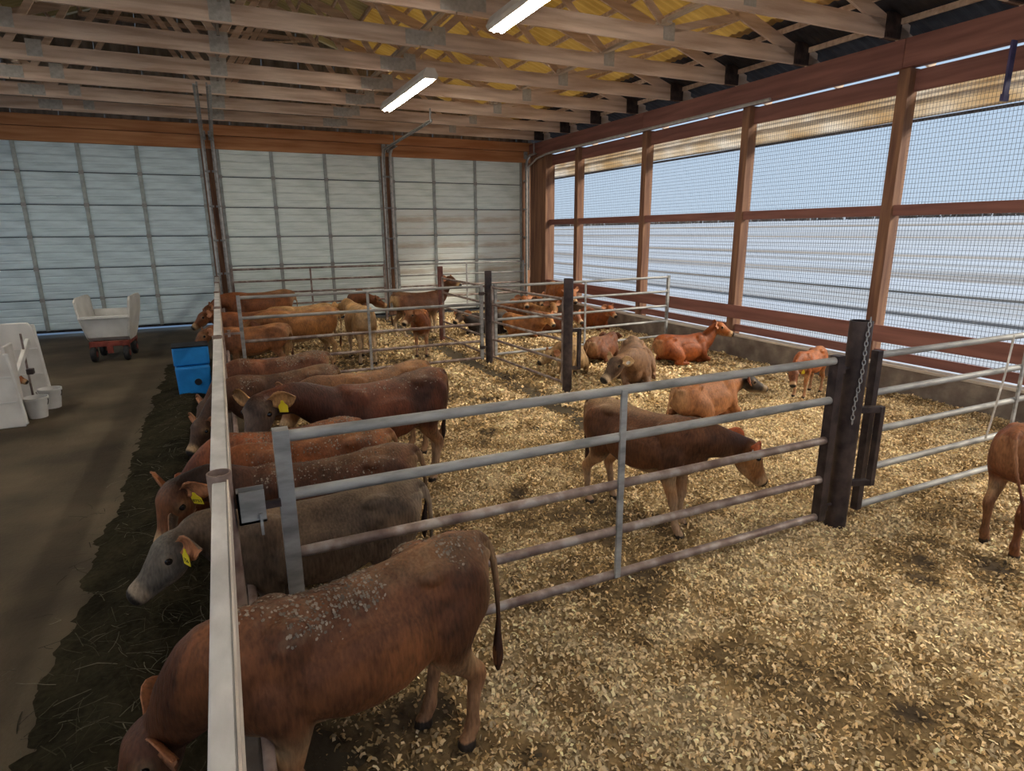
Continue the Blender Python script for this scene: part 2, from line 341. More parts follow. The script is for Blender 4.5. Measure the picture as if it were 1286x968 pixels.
# wire screens, one per bay
def screen(y0, y1, z0, z1, step, wd, zstep=.066):
    mb = MB(); x = 9.275
    n = int((y1-y0)/step)
    for i in range(1, n): yy = y0+(y1-y0)*i/n; mb.box(x-.001, x+.001, yy-wd/2, yy+wd/2, z0, z1)
    n = int((z1-z0)/zstep)
    for i in range(1, n): zz = z0+(z1-z0)*i/n; mb.box(x-.003, x-.001, y0, y1, zz-wd/2, zz+wd/2)
    return mb.mesh('wire_screen')
for a, b in zip(edges[:-1], edges[1:]):
    y0, y1 = a+.085, b-(.085 if b != 16.75 else 0)
    near = b < 9.5
    o = link('wire_screen', screen(y0, y1, .44, 4.3, .046 if near else .055, .0045), 'wire', wr); o.location = -wr.location; o['kind'] = 'stuff'
# rolled-up side curtain outside, hanging under the eave
cp = []
for i in range(25):
    t = i/24; cp.append((9.50+.055*math.sin(t*9.4)+.03*math.sin(t*23), 4.36-.40*t))
mb = MB(); ny = 60; ysn = np.linspace(YF, 17.6, ny)
for k, yy in enumerate(ysn):
    for (cx, cz) in cp: mb.v.append((cx+.012*math.sin(yy*1.7+cz*9), yy, cz+.010*math.sin(yy*.9+cx*7)))
n_ = len(cp)
for k in range(ny-1):
    for j in range(n_-1): mb.f.append((k*n_+j, k*n_+j+1, (k+1)*n_+j+1, (k+1)*n_+j))
cu = link('side_curtain', mb.mesh('side_curtain'), 'curtain', smooth=True); tag(cu, 'stained pale ventilation curtain gathered under the eave outside the wire screens', 'curtain')
so = cu.modifiers.new('thick', 'SOLIDIFY'); so.thickness = .012
link('curtain_rod', MB().tube([(9.46, YF, 3.93), (9.46, 17.6, 3.93)], .022, 8).mesh('curtain_rod'), 'black_steel', cu)
st = link('hanging_strap', MB().box(-.05, .05, -.012, .012, -.62, 0).box(-.058, .058, -.02, .02, -.68, -.60).mesh('hanging_strap'), 'strap', None, (9.0, 4.80, 4.60))
tag(st, 'dark blue strap hanging beside the header beam at the right edge', 'strap')

# ================================================================== OUTSIDE
def snow_z(x): return -.16 + (max(0, x-14)*.036)
def snow_mesh():
    xs_ = [-400, -60, 0, 9.35, 12, 14, 30, 60, 100, 150, 220, 500]; mb = MB()
    for x in xs_: mb.v += [(x, -400, snow_z(x)-(.02 if x < 9.3 else 0)), (x, 700, snow_z(x)-(.02 if x < 9.3 else 0))]
    mb.f = [(2*i, 2*i+2, 2*i+3, 2*i+1) for i in range(len(xs_)-1)]
    return mb.mesh('snow_field')
sn = link('snow_field', snow_mesh(), 'snow'); tag(sn, 'flat snow covered field outside the barn', kind='structure')
def strip(x0, x1, wob):
    ysn = np.linspace(-120, 400, 90); v = []; f = []
    for i, yy in enumerate(ysn):
        zz = snow_z(x0)+.005; v += [(x0+wob*math.sin(yy*.11), yy, zz), (x1+wob*math.sin(yy*.17+1), yy, snow_z(x1)+.005), (.5*(x0+x1), yy, snow_z(x1)+.06)]
    for i in range(len(ysn)-1):
        a = i*3; f += [(a, a+2, a+5, a+3), (a+2, a+1, a+4, a+5)]
    mb = MB(); mb.v = v; mb.f = f; return mb.mesh('stubble_ridge')
for k, (x0, x1, wob) in enumerate(((14, 14.3, .1), (17.5, 17.9, .15), (22, 22.6, .2), (28, 29.0, .25), (38, 40, .4), (60, 63, .5), (95, 103, .8))):
    o = link('stubble_ridge', strip(x0, x1, wob), 'stubble'); o['kind'] = 'structure'
# bare brush along the far field edge
bv = []; bf = []
for i in range(5200):
    yy = random.uniform(-160, 520); xx = 150+random.uniform(-4, 4)+8*math.sin(yy*.02); h = random.uniform(.8, 3.2)*(.6+.9*float(vnoise(np.array([yy*.06]), np.array([3.]), 5)[0])); l = random.gauss(0, .5); wd = random.uniform(.12, .38)
    zb = snow_z(xx); o = len(bv); bv += [(xx, yy-wd, zb-.2), (xx, yy+wd, zb-.2), (xx+.1, yy+l+wd*.4, zb+h), (xx-.3, yy, zb-.2), (xx+.3, yy, zb-.2), (xx, yy+l, zb+h*.9)]
    bf += [(o, o+1, o+2), (o+3, o+4, o+5)]
me = bpy.data.meshes.new('brush_line'); me.from_pydata(bv, [], bf); me.update()
tag(link('brush_line', me, 'brush'), 'dark line of bare brush along the far edge of the field', 'brush', kind='stuff')

# ================================================================== BACK WALL AND DOORS
wb = empty('wall_back', (0, YB, 0)); tag(wb, kind='structure')
o = B('header_beam', -8.4, 9.3, .0, .14, 4.47, 4.78, 'orange_beam', wb, .006)
o = B('header_beam', -8.4, 9.3, -.05, .10, 4.79, 5.04, 'orange_beam', wb, .006)
def column(x0, x1): return B('door_post', x0, x1, .03, .25, 0, 4.47, 'post', wb, .006)
column(-.12, .22); column(4.42, 4.72); column(8.86, 9.2); column(-8.4, -5.6)
# gable sheets above the header
SLOPE = .34; RIDGE_X = .35; EAVE_Z = 5.22
def roof_z(x): return EAVE_Z + SLOPE*((9.1-x) if x >= RIDGE_X else (9.1-RIDGE_X)-(RIDGE_X-x))
x = -8.4
while x < 9.3:
    x1 = min(x+.9, 9.3); v = []; f = []; n = 9
    mb = MB()
    for k in range(n):
        a = x+(x1-x)*k/n; b = x+(x1-x)*(k+1)/n; m = .5*(a+b)
        z0, zm, z1 = roof_z(a)-.02, roof_z(m)-.02, roof_z(b)-.02
        rib = .03 if k % 3 == 0 else .0
        mb.add([(a, .22, 4.9), (m, .22-rib, 4.9), (b, .22, 4.9), (a, .22, z0), (m, .22-rib, zm), (b, .22, z1)], [(0, 1, 4, 3), (1, 2, 5, 4)])
    link('gable_sheet', mb.mesh('gable_sheet'), 'gable', wb); x = x1+.002
for zz in (5.6, 6.4, 7.2):
    hw = (roof_z(RIDGE_X)-zz)/SLOPE-.3
    B('gable_girt', RIDGE_X-hw, RIDGE_X+hw, .10, .19, zz, zz+.09, 'truss', wb)
# sectional doors
def section_mesh(wd, ht):
    """one ribbed door section: raised rib pattern in depth"""
    prof = []; nrib = 2; z = 0
    seg = ht/nrib
    for k in range(nrib):
        b = k*seg
        prof += [(b+.0, .0), (b+seg*.06, .014), (b+seg*.44, .014), (b+seg*.50, .002), (b+seg*.56, .014), (b+seg*.94, .014)]
    prof += [(ht, 0)]
    mb = MB(); v = []
    for (zz, d) in prof: v += [(-wd/2, -d, zz), (wd/2, -d, zz)]
    f = [(2*i, 2*i+1, 2*i+3, 2*i+2) for i in range(len(prof)-1)]
    n = len(v); v += [(-wd/2, .04, 0), (wd/2, .04, 0), (wd/2, .04, ht), (-wd/2, .04, ht)]
    f += [(n, n+3, n+2, n+1)]
    f += [tuple(list(range(0, n, 2)) + [n+3, n])]; f += [tuple(list(range(n-1, 0, -2)) + [n+1, n+2])]
    f += [(0, n, n+1, 1), (n-2, n-1, n+2, n+3)]
    mb.add(v, f); return mb.mesh('door_section')
def door(name, x0, x1, stiles, lift, mat, low_mat=None):
    d = empty(name, ((x0+x1)/2, YB+.10, lift)); tag(d, kind='structure')
    xc = (x0+x1)/2; ns = 6; H = 4.52-lift; sh = (4.56-lift)/ns
    xs_ = [x0] + stiles + [x1]
    cache = {}
    for k in range(ns):
        for a, b in zip(xs_[:-1], xs_[1:]):
            key = (round(b-a, 3), low_mat if (low_mat and k < 4) else mat)
            if key not in cache: cache[key] = section_mesh(b-a-.004, sh-.018)
            me = cache[key]
            link('door_section', me, key[1], d, ((a+b)/2-xc, 0, k*sh+.009))
        if k: B('section_joint', x0-xc, x1-xc, -.006, .03, k*sh-.011, k*sh+.011, 'door_seal', d)
    for s_ in [x0+.05] + stiles + [x1-.05]:
        B('stile', s_-xc-.042, s_-xc+.042, -.045, -.016, .0, H, 'door_stile', d, .004)
        for k in range(1, ns): B('hinge', s_-xc-.05, s_-xc+.05, -.062, -.046, k*sh-.045, k*sh+.045, 'galv', d)
    B('bottom_seal', x0-xc, x1-xc, -.02, .05, -.05, .008, 'rubber', d)
    return d
tag(door('door_1', -5.62, -.10, [-5.16, -3.94, -2.72, -1.52], .13, 'door_dark'), 'tall ribbed white sectional door at the end of the alley with daylight under it')
tag(door('door_2', .20, 4.44, [1.53, 2.89], .05, 'door'), 'tall ribbed white sectional door behind the feeding calves')
tag(door('door_3', 4.70, 8.88, [5.97, 7.28], .05, 'door', 'door_dirty'), 'tall ribbed white sectional door with brown stains beside the screened wall')
# door tracks
def track(x, sgn, top, y_end, z_end):
    d = empty('door_track', (x, YB-.06, 0)); 
    mb = MB(); pts = [(0, 0, .15), (0, 0, top-.25), (0, -.06, top-.08), (0, -.22, top+.02)]; pts.append((0, y_end-(YB-.06), z_end))
    for a, b in zip(pts[:-1], pts[1:]): mb.beam(a, b, .028, .06, upv=(0, 1, 0) if abs(b[2]-a[2]) > abs(b[1]-a[1]) else (0, 0, 1))
    link('rail_channel', mb.mesh('rail_channel'), 'galv', d)
    mb = MB()
    for a, b in zip(pts[:-1], pts[1:]):
        a2 = (a[0]+.045*sgn, a[1]+.03, a[2]); b2 = (b[0]+.045*sgn, b[1]+.03, b[2]); mb.beam(a2, b2, .05, .012, upv=(0, 1, 0) if abs(b[2]-a[2]) > abs(b[1]-a[1]) else (0, 0, 1))
    link('angle_iron', mb.mesh('angle_iron'), 'conduit', d)
    link('hanger', MB().beam((0, y_end-(YB-.06)+.1, z_end), (0, y_end-(YB-.06)+.1, 5.0), .03, .03).mesh('hanger'), 'galv', d)
    link('top_bracket', MB().box(-.05, .05, -.02, .06, top-.05, top+.16).mesh('top_bracket'), 'galv', d)
    for k in range(5): link('bracket', MB().box(-.06, .06, .02, .07, 0, .05).mesh('bracket'), 'galv', d, (0, 0, .5+k*.85))
    return d
tag(track(-.02, -1, 4.72, 12.9, 4.95), 'galvanised overhead door track on the left side of the post by the feed rail', 'door track')
tag(track(.14, 1, 4.72, 12.9, 4.95), 'galvanised overhead door track on the right side of the post by the feed rail', 'door track')
tag(track(4.50, -1, 4.62, 13.6, 4.74), 'galvanised overhead door track on the left of the middle door post, running to the trusses', 'door track')
tag(track(4.64, 1, 4.62, 17.2, 4.66), 'short galvanised overhead door track on the right of the middle door post', 'door track')
tag(track(8.94, 1, 4.62, 17.3, 4.66), 'galvanised overhead door track in the back right corner', 'door track')
cd = link('conduit', MB().tube([(8.99, 8.5, 4.60), (8.99, 16.3, 4.60), (8.96, 16.7, 4.58), (8.93, 17.2, 4.50), (8.93, 17.72, 4.32), (8.93, 17.72, 1.2)], .03, 8).mesh('conduit'), 'conduit', smooth=True)
tag(cd, 'grey conduit running under the header beam and down the back corner', 'conduit')
# other walls: left wall with the same open bays, so that daylight enters there too
wl = B('wall_left', -8.75, -8.4, YF, YB+.3, -.1, 1.2, 'concrete'); tag(wl, kind='structure')
for y in [-2.8+3.0*k for k in range(7)]: child_box(wl, 'post', -8.62, -8.42, y-.085, y+.085, 1.2, 4.6, 'post')
child_box(wl, 'header_beam', -8.5, -8.4, YF, YB, 4.6, 4.98, 'header')

wf = B('wall_front', -8.4, -4.0, YF-.1, YF, -.1, 4.6, 'gable'); tag(wf, kind='structure')
# ================================================================== ROOF AND TRUSSES
ce = empty('ceiling', (0, 0, 0)); tag(ce, kind='structure')
ZC = 4.985; CH = .235
TY = [6.33+1.52*k for k in range(-7, 8)]
def truss_meshes():
    out = []
    W_ = .04
    def bm(name, a, b, ht, mat, wd=W_, yo=0):
        out.append((name, MB().beam((a[0], yo, a[1]), (b[0], yo, b[1]), wd, ht).mesh(name), mat))
    for (a, b) in ((-8.3, -2.9), (-2.88, 2.95), (2.97, 9.25)): bm('bottom_chord', (a, ZC+CH/2), (b, ZC+CH/2), CH, 'truss')
    tz = lambda x: roof_z(x)-.17
    for (a, b) in ((RIDGE_X, 4.9), (4.92, 9.95), (RIDGE_X-.02, -4.2), (-4.22, -9.2)): bm('top_chord', (a, tz(a)), (b, tz(b)), .18, 'truss')
    bm('king_post', (RIDGE_X, ZC+CH), (RIDGE_X, tz(RIDGE_X)-.08), .13, 'gable')
    for s in (1, -1):
        X = lambda d: RIDGE_X + s*d
        zb = ZC+CH-.04
        for (d0, d1) in ((0, 1.5), (2.9, 1.5), (2.9, 4.4), (5.85, 4.4), (5.85, 7.15)):
            bm('web', (X(d0), zb), (X(d1), tz(X(d1))-.07), .10, 'truss')
    for gx, gz, gw, gh in ((2.96, ZC+.12, .42, .19), (RIDGE_X+2.9, ZC+.18, .20, .24), (RIDGE_X+5.85, ZC+.18, .20, .24), (RIDGE_X, ZC+.16, .26, .28), (-2.89, ZC+.12, .42, .19), (RIDGE_X-2.55, ZC+.18, .2, .24), (-5.5, ZC+.18, .2, .24)):
        out.append(('gusset_plate', MB().box(gx-gw/2, gx+gw/2, -.024, .024, gz-gh/2, gz+gh/2).mesh('gusset_plate'), 'gusset'))
    out.append(('heel_shade_box', MB().box(8.72, 9.02, -.055, .055, ZC+.0, ZC+.32).mesh('heel_shade_box'), 'black_steel'))  # dark box standing in for the shaded recess at the truss heel
    return out
tm = truss_meshes()
for y in TY:
    tr = empty('roof_truss', (0, y, 0)); tr.parent = ce
    for (nm, me, mt) in tm: link(nm, me, mt, tr)
for bx in (RIDGE_X+5.75, RIDGE_X+2.7, RIDGE_X-3.1, RIDGE_X-6):
    for k in range(len(TY)-2):
        if k % 2 == 0: B('lateral_brace', bx-.045, bx+.045, TY[k]-.15, TY[k+2]+.12, ZC+CH+.002+(.04 if k % 4 else 0), ZC+CH+.04+(.04 if k % 4 else 0), 'truss_light', ce)
def diag(a, b): link('diagonal_brace', MB().beam(a, b, .09, .04).mesh('diagonal_brace'), 'truss_light', ce)
for (xa, ya, xb, yb) in ((-1.2, 9.3, -3.4, 12.3), (-2.4, 12.4, -4.2, 16.6), (1.5, 10.8, 2.9, 13.9), (0.7, 12.4, 2.2, 15.4)):
    diag((xa, ya, ZC+.55), (xb, yb, ZC+1.5))
PZ = .075
px = RIDGE_X+.12
pm = MB().box(-.02, .02, YF-.3, YB+.3, -.075, 0).mesh('purlin'); pm.materials.append(MAT['truss'])
k = 0
for s in (1, -1):
    d = .12
    while d < 9.4:
        xx = RIDGE_X+s*d; o = link('purlin', pm, None, ce, (xx, 0, roof_z(xx)-.006)); d += .61
def sheet_mesh(name, xa, xb, wd=1.0):
    n = 30; v = []; f = []
    for i in range(n+1):
        yy = wd*i/n; dz = .012*math.cos(i*2*math.pi/5)
        for xx in (xa, xb): v.append((xx, yy, roof_z(xx)+.014+dz))
    f = [(2*i, 2*i+1, 2*i+3, 2*i+2) for i in range(n)]
    mb = MB(); mb.add(v, f); return mb.mesh(name)
sm = []
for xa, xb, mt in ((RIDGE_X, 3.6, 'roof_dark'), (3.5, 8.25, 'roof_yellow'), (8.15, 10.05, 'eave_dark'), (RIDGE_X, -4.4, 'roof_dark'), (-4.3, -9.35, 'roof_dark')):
    me = sheet_mesh('roof_sheet', xa, xb); me.materials.append(MAT[mt]); sm.append(me)
y = YF-.3; k = 0
while y < YB+.2:
    for i, me in enumerate(sm): link('roof_sheet', me, None, ce, (0, y, -.012 if i in (1, 4) else 0))
    y += .995; k += 1
# strip lights under the trusses
def strip_light(x, y0, y1, z, label):
    L = y1-y0; r = empty('strip_light', (x, y0, z))
    prof = [(-.10, -.0), (-.13, .05), (-.07, .16), (.07, .16), (.13, .05), (.10, -.0)]
    inner = [(.09, -.0), (.05, .03), (-.05, .03), (-.09, -.0)]
    ring = prof+inner; n = len(ring); v = []
    for yy in (0, L): v += [(a, yy, b) for a, b in ring]
    f = [(i, (i+1) % n, n+(i+1) % n, n+i) for i in range(n)]
    mb = MB(); mb.add(v, f); link('housing', mb.mesh('housing'), 'fixture', r)
    for yy in (-.012, L): link('end_cap', MB().add([(a, yy, b) for a, b in prof] + [(a, yy+.012, b) for a, b in prof], [(5, 4, 3, 2, 1, 0), (6, 7, 8, 9, 10, 11)] + [(i, (i+1) % 6, 6+(i+1) % 6, 6+i) for i in range(6)]).mesh('end_cap'), 'fixture', r)
    for xx in (-.05, .05): link('tube', MB().tube([(xx, .05, -.012), (xx, L-.05, -.012)], .018, 8).mesh('tube'), 'tube', r)
    for yy in (.5, L-.5): link('mounting_clip', MB().box(-.03, .03, yy-.02, yy+.02, .16, ZC-z).mesh('mounting_clip'), 'galv', r)
    tag(r, label, 'light fixture', 'strip lights under the trusses'); return r
LZ = 4.79
for k in range(3): strip_light(-4.7, -1.0+5.9*k, 1.9+5.9*k, LZ, ('nearest', 'middle', 'farthest')[k] + ' added unseen strip light over the alley')  # row added out of view to brighten the alley and doors
strip_light(3.4, 10.25, 13.15, LZ, 'long cream strip light hanging under the trusses near the middle')
strip_light(3.4, -1.2, 1.7, LZ, 'added unseen strip light above the foreground')  # added behind the camera as extra light on the near pens
strip_light(3.4, 4.75, 7.65, LZ, 'long cream strip light cut by the top edge of the photo')
# ================================================================== PIPE POSTS, GATES, FEED FENCE
def pipe_post(x, y, h, r, mat, label, bracket=None):
    p = empty('pipe_post', (x, y, -.05)); h += .05
    mb = MB(); n = 20; mb.lathe([(r, 0), (r, h), (r-.008, h), (r-.008, h-.25)], n)
    mb.f.append(tuple(range(n-1, -1, -1))); mb.f.append(tuple(3*n+j for j in range(n)))
    link('pipe', mb.mesh('pipe'), mat, p, smooth=True)
    if bracket:
        (dx, dy), z0, z1, reach = bracket; d = Vector((dx, dy, 0)).normalized(); t_ = .05
        a0 = d*(r-.02); a1 = d*(r+reach)
        mb = MB(); mb.beam((a0.x, a0.y, z1), (a1.x+d.x*t_/2, a1.y+d.y*t_/2, z1), t_, t_); mb.beam((a0.x, a0.y, z0), (a1.x+d.x*t_/2, a1.y+d.y*t_/2, z0), t_, t_)
        mb.beam((a1.x, a1.y, z0-t_/2), (a1.x, a1.y, z1+t_/2), t_, t_)
        link('latch_bracket', mb.mesh('latch_bracket'), 'black_steel', p, bevel=.004)
    tag(p, label, 'post', 'pipe posts between the pens'); return p
P1, P2, P3, P4 = (4.39, 3.06), (4.63, 7.88), (4.43, 10.45), (4.40, 13.1)
pipe_post(*P1, 1.72, .082, 'black_steel', 'nearest dark steel pipe post carrying a hanging chain', ((.93, -.37), .44, 1.06, .17))
pipe_post(*P2, 1.72, .072, 'black_steel', 'dark steel pipe post with a square latch bracket in mid pen', ((.93, -.37), .42, 1.0, .10))
pipe_post(*P3, 1.70, .066, 'black_steel', 'dark steel pipe post where four gates meet')
pipe_post(*P4, 1.66, .062, 'red_steel', 'brown painted pipe post in front of the back doors')
# chain on the nearest post
ch = empty('hanging_chain', (P1[0]-.03, P1[1]-.085, 0)); tag(ch, 'steel link chain hanging down the nearest dark post', 'chain')
def link_mesh():
    mb = MB(); n = 14; pts = []
    for i in range(n+1):
        a = 2*math.pi*i/n; pts.append((.011*math.cos(a), 0, .021*math.sin(a)))
    mb.tube(pts, .0038, 6, cap=False); return mb.mesh('chain_link')
lm = link_mesh(); lm.materials.append(MAT['chain'])
for k in range(23):
    z = 1.74-k*.036; o = link('chain_link', lm, None, ch, (-.010*math.sin(k*.4)-.0022*k, -.006-.004*math.sin(k*.3) + (.09 if k == 0 else 0)*0, z)); o.rotation_euler = (0, 0, (k % 2)*1.57+.4)
def gate(name, a, b, z_rails, label, mats=('galv', 'galv_rust'), r=.026, stiles=(.5,), end_w=.05, end_mat='galv', group='tube gates', topz=None, botz=None, hinge=None, end_a=None, end_b=None, dark_from=2, gname=None):
    """tube gate from a to b (ground points); rails, two square end uprights, stiles between"""
    a = Vector((a[0], a[1], 0)); b = Vector((b[0], b[1], 0)); d = (b-a); L = d.length; rz = math.atan2(d.y, d.x)
    g = empty(name, a, rz)
    topz = topz or max(z_rails)+r+.01; botz = botz if botz is not None else min(z_rails)-r
    for i, z in enumerate(z_rails):
        m = mats[0] if i < dark_from else mats[1]
        link('rail', MB().tube([(end_w*.6, 0, z), (L-end_w*.6, 0, z)], r, 12).mesh('rail'), m, g, smooth=True)
    def upr(x, z0, z1, mt):
        wd = end_w; mb = MB().box(x-wd/2, x+wd/2, -wd/2, wd/2, z0, z1)
        mb.box(x-wd/2+.006, x+wd/2-.006, -wd/2+.006, wd/2-.006, z1-.001, z1+.0005); link('end_upright', mb.mesh('end_upright'), mt, g, bevel=.006)
    upr(end_w/2, botz, topz, end_a or end_mat); upr(L-end_w/2, botz, topz, end_b or end_mat)
    for s in stiles: link('stile', MB().box(L*s-.022, L*s+.022, -r-.008, -r+.012, min(z_rails)-.01, max(z_rails)+.01).mesh('stile'), mats[0], g, bevel=.003)
    if hinge:
        for z in hinge:
            mb = MB().tube([(L-end_w/2, 0, z), (L+.11, 0, z)], .012, 8).box(L-.06, L+.02, -.036, .036, z-.03, z+.03)
            link('hinge', mb.mesh('hinge'), 'black_steel', g)
    tag(g, label, 'gate', group); return g
ZR = [1.43, 1.12, .795, .465, .14]
gate('tube_gate', (.14, 3.06), (4.21, 3.06), ZR, 'large galvanised five rail tube gate across the foreground', r=.030, stiles=(.505,), end_w=.075, end_b='black_steel', hinge=(1.36, .22))
gate('tube_gate', (4.60, 3.06), (8.9, 3.06), ZR, 'galvanised five rail gate right of the nearest dark post', r=.028, stiles=(.5,), end_w=.06, end_a='black_steel', dark_from=5)
gate('tube_gate', (4.45, 10.34), (4.62, 7.98), [1.41, 1.10, .785, .455, .125], 'brown tube gate between the two middle dark posts', ('galv_rust', 'galv_rust'), r=.022, stiles=(), end_w=.04, end_mat='galv_rust')
gate('tube_gate', (.17, 10.42), (4.30, 10.42), [1.43, 1.11, .74, .42, .10], 'galvanised tube gate crossing the feeding pens in the middle distance', ('galv', 'galv_rust'), r=.026, stiles=(.49,), end_w=.055, hinge=(1.3, .3), dark_from=2)
gate('tube_gate', (4.56, 10.5), (8.86, 10.75), [1.41, 1.10, .785, .455, .125], 'grey tube gate reaching to the screened wall behind the resting calves', ('galv', 'galv'), r=.026, stiles=(.48,), end_w=.055)
gate('tube_gate', (4.40, 12.98), (4.43, 10.55), [1.41, 1.10, .785, .455, .125], 'brown tube gate behind the middle dark posts beside the back brown post', ('galv_rust', 'galv_rust'), r=.022, stiles=(), end_w=.04, end_mat='galv_rust')
gate('tube_gate', (.22, 17.3), (4.20, 17.3), [1.50, 1.19, .88, .57, .26], botz=-.03, label= 'grey tube panel standing before the door behind the feeding calves', mats=('galv_rust', 'galv_rust'), r=.026, stiles=(.49,), end_w=.06, end_mat='galv_rust')
gate('tube_gate', (4.56, 17.3), (8.55, 17.3), [1.50, 1.19, .88, .57, .26], botz=-.03, label= 'grey tube panel standing before the stained door in the back corner', mats=('galv', 'galv_rust'), r=.024, stiles=(.52,), end_w=.055)
# rope tied across the right gate
rp = link('white_rope', MB().tube([(6.40, 2.99, 1.46), (6.36, 2.985, 1.1), (6.27, 2.985, .62), (6.25, 2.99, .5)], .009, 8).mesh('white_rope'), 'white_rope', smooth=True); tag(rp, 'thin white rope tied down the right gate at the picture edge', 'rope')
# feed fence
ff = empty('feed_fence', (-.11, 0, 0)); tag(ff, 'pale steel feed rail fence that the calves reach under', 'fence')
FP = [.2, 2.92, 7.15, 10.08, 12.8, 15.4, 17.6]
for y in FP:
    mb = MB(); n = 18; r = .052; mb.lathe([(r, -.03), (r, 1.345), (r-.007, 1.345), (r-.007, 1.15)], n, (0, y, 0)); mb.f.append(tuple(3*n+j for j in range(n)))
    link('fence_post', mb.mesh('fence_post'), 'rail_rust', ff, smooth=True)
for i, (a, b) in enumerate(zip(FP[:-1], FP[1:])):
    wd = .030 if i == 0 else .040
    link('top_rail', MB().box(-wd, wd, a+.056, b-.056, 1.235, 1.32).mesh('top_rail'), 'rail_top', ff, bevel=.006)
    link('rail_flange', MB().box(wd, wd+.007, a+.056, b-.056, 1.20, 1.326).mesh('rail_flange'), 'curb_cap', ff)
    link('neck_pipe', MB().tube([(.055, a+.03, 1.0), (.055, b-.03, 1.0)], .0, 8).mesh('neck_pipe') if False else MB().tube([(.075, a, .56), (.075, b, .56)], .022, 10).mesh('neck_pipe'), 'rail_rust', ff, smooth=True)
    link('curb_board', MB().box(-.09, .05, a, b-.004, -.03, .50).mesh('curb_board'), 'concrete', ff, bevel=.01)
# latch hardware by the near gate
lt = empty('gate_latch', (-.02, 2.92, 1.08)); tag(lt, 'galvanised slam latch box on the fence post beside the near gate', 'latch')
mb = MB().box(-.03, .09, -.035, .035, 0, .012).box(-.03, .09, -.035, -.028, 0, .16).box(-.03, .09, .028, .035, 0, .16).box(-.03, -.02, -.035, .035, 0, .16)
link('latch_box', mb.mesh('latch_box'), 'galv', lt)
link('latch_bar', MB().box(-.02, .16, -.012, .012, .05, .085).mesh('latch_bar'), 'black_steel', lt)
link('latch_plate', MB().box(.06, .072, -.05, .05, -.06, .05).mesh('latch_plate'), 'galv', lt)
lt2 = empty('gate_latch', (-.03, 10.25, .86)); tag(lt2, 'small latch arm on the fence rail by the middle distance gate', 'latch')
link('latch_bar', MB().box(-.02, .22, -.015, .015, .03, .06).box(.02, .06, -.04, .04, 0, .10).mesh('latch_bar'), 'galv_rust', lt2)

# ================================================================== ALLEY THINGS
# feed cart
ct = empty('feed_cart', (-2.10, 14.45, -.03), math.radians(-4)); tag(ct, 'white plastic feed cart on a red wheeled frame in the alley', 'cart')
def hopper():
    mb = MB(); t = .025
    # side view profile in y-z (front at -y), swept across x: a trough open on top
    prof = [(-.50, .88), (-.40, .48), (-.28, .40), (.30, .40), (.46, .52), (.58, .92)]
    hw0, hw1 = .31, .40
    def wz(z): return hw0+(hw1-hw0)*(z-.40)/.5
    v = []; n = len(prof)
    for off in (0, 1):
        for (y, z) in prof:
            s = 1 if off == 0 else .94; zz = z if off == 0 else z+.025
            for sx in (-1, 1): v.append((sx*(wz(z)-(.025 if off else 0)), y*s, zz))
    f = []
    for i in range(n-1): f.append((2*i, 2*i+1, 2*i+3, 2*i+2)); o = 2*n; f.append((o+2*i, o+2*i+2, o+2*i+3, o+2*i+1))
    f.append((0, 2*n, 2*n+1, 1)); f.append((2*n-2, 2*n-1, 4*n-1, 4*n-2))
    mb.add(v, f); return mb
link('hopper', hopper().mesh('hopper'), 'white_plastic', ct)
for s in (-1, 1):
    # raised side wall
    pr = [(-.50, .86), (-.40, .48), (-.28, .40), (.30, .40), (.46, .52), (.58, .90), (.60, 1.18), (.45, 1.24), (-.36, 1.24), (-.48, 1.18)]
    v = []
    for dx in (0, .035):
        for (y, z) in pr: v.append((s*((.31+.09*(min(z, .95)-.40)/.5)+dx+(.02 if z > 1 else 0)), y, z))
    n = len(pr); f = [tuple(range(n)), tuple(range(2*n-1, n-1, -1))] + [(i, (i+1) % n, n+(i+1) % n, n+i) for i in range(n)]
    link('side_wall', MB().add(v, f).mesh('side_wall'), 'white_plastic', ct, bevel=.012)
link('rim', MB().box(-.42, .42, -.53, -.48, .85, .90).mesh('rim'), 'white_plastic', ct, bevel=.01)
mb = MB().box(-.34, .34, -.42, -.36, .30, .40).box(-.34, .34, .36, .42, .30, .40).box(-.34, -.28, -.42, .42, .32, .39).box(.28, .34, -.42, .42, .32, .39).box(-.05, .05, -.42, -.38, .16, .32)
link('frame', mb.mesh('frame'), 'red_paint', ct, bevel=.006)
for sx, sy in ((-.29, -.36), (.27, -.36), (-.29, .36), (.27, .36)):
    wv = link('wheel', MB().tube([(sx-.045, sy, .15), (sx+.045, sy, .15)], .15, 18).mesh('wheel'), 'rubber', ct, smooth=True, bevel=.02)
    link('wheel_hub', MB().tube([(sx-.055, sy, .15), (sx+.055, sy, .15)], .06, 12).mesh('wheel_hub'), 'red_paint', wv)
    link('axle_fork', MB().box(sx-.06, sx+.06, sy-.02, sy+.02, .26, .33).mesh('axle_fork'), 'red_paint', ct)
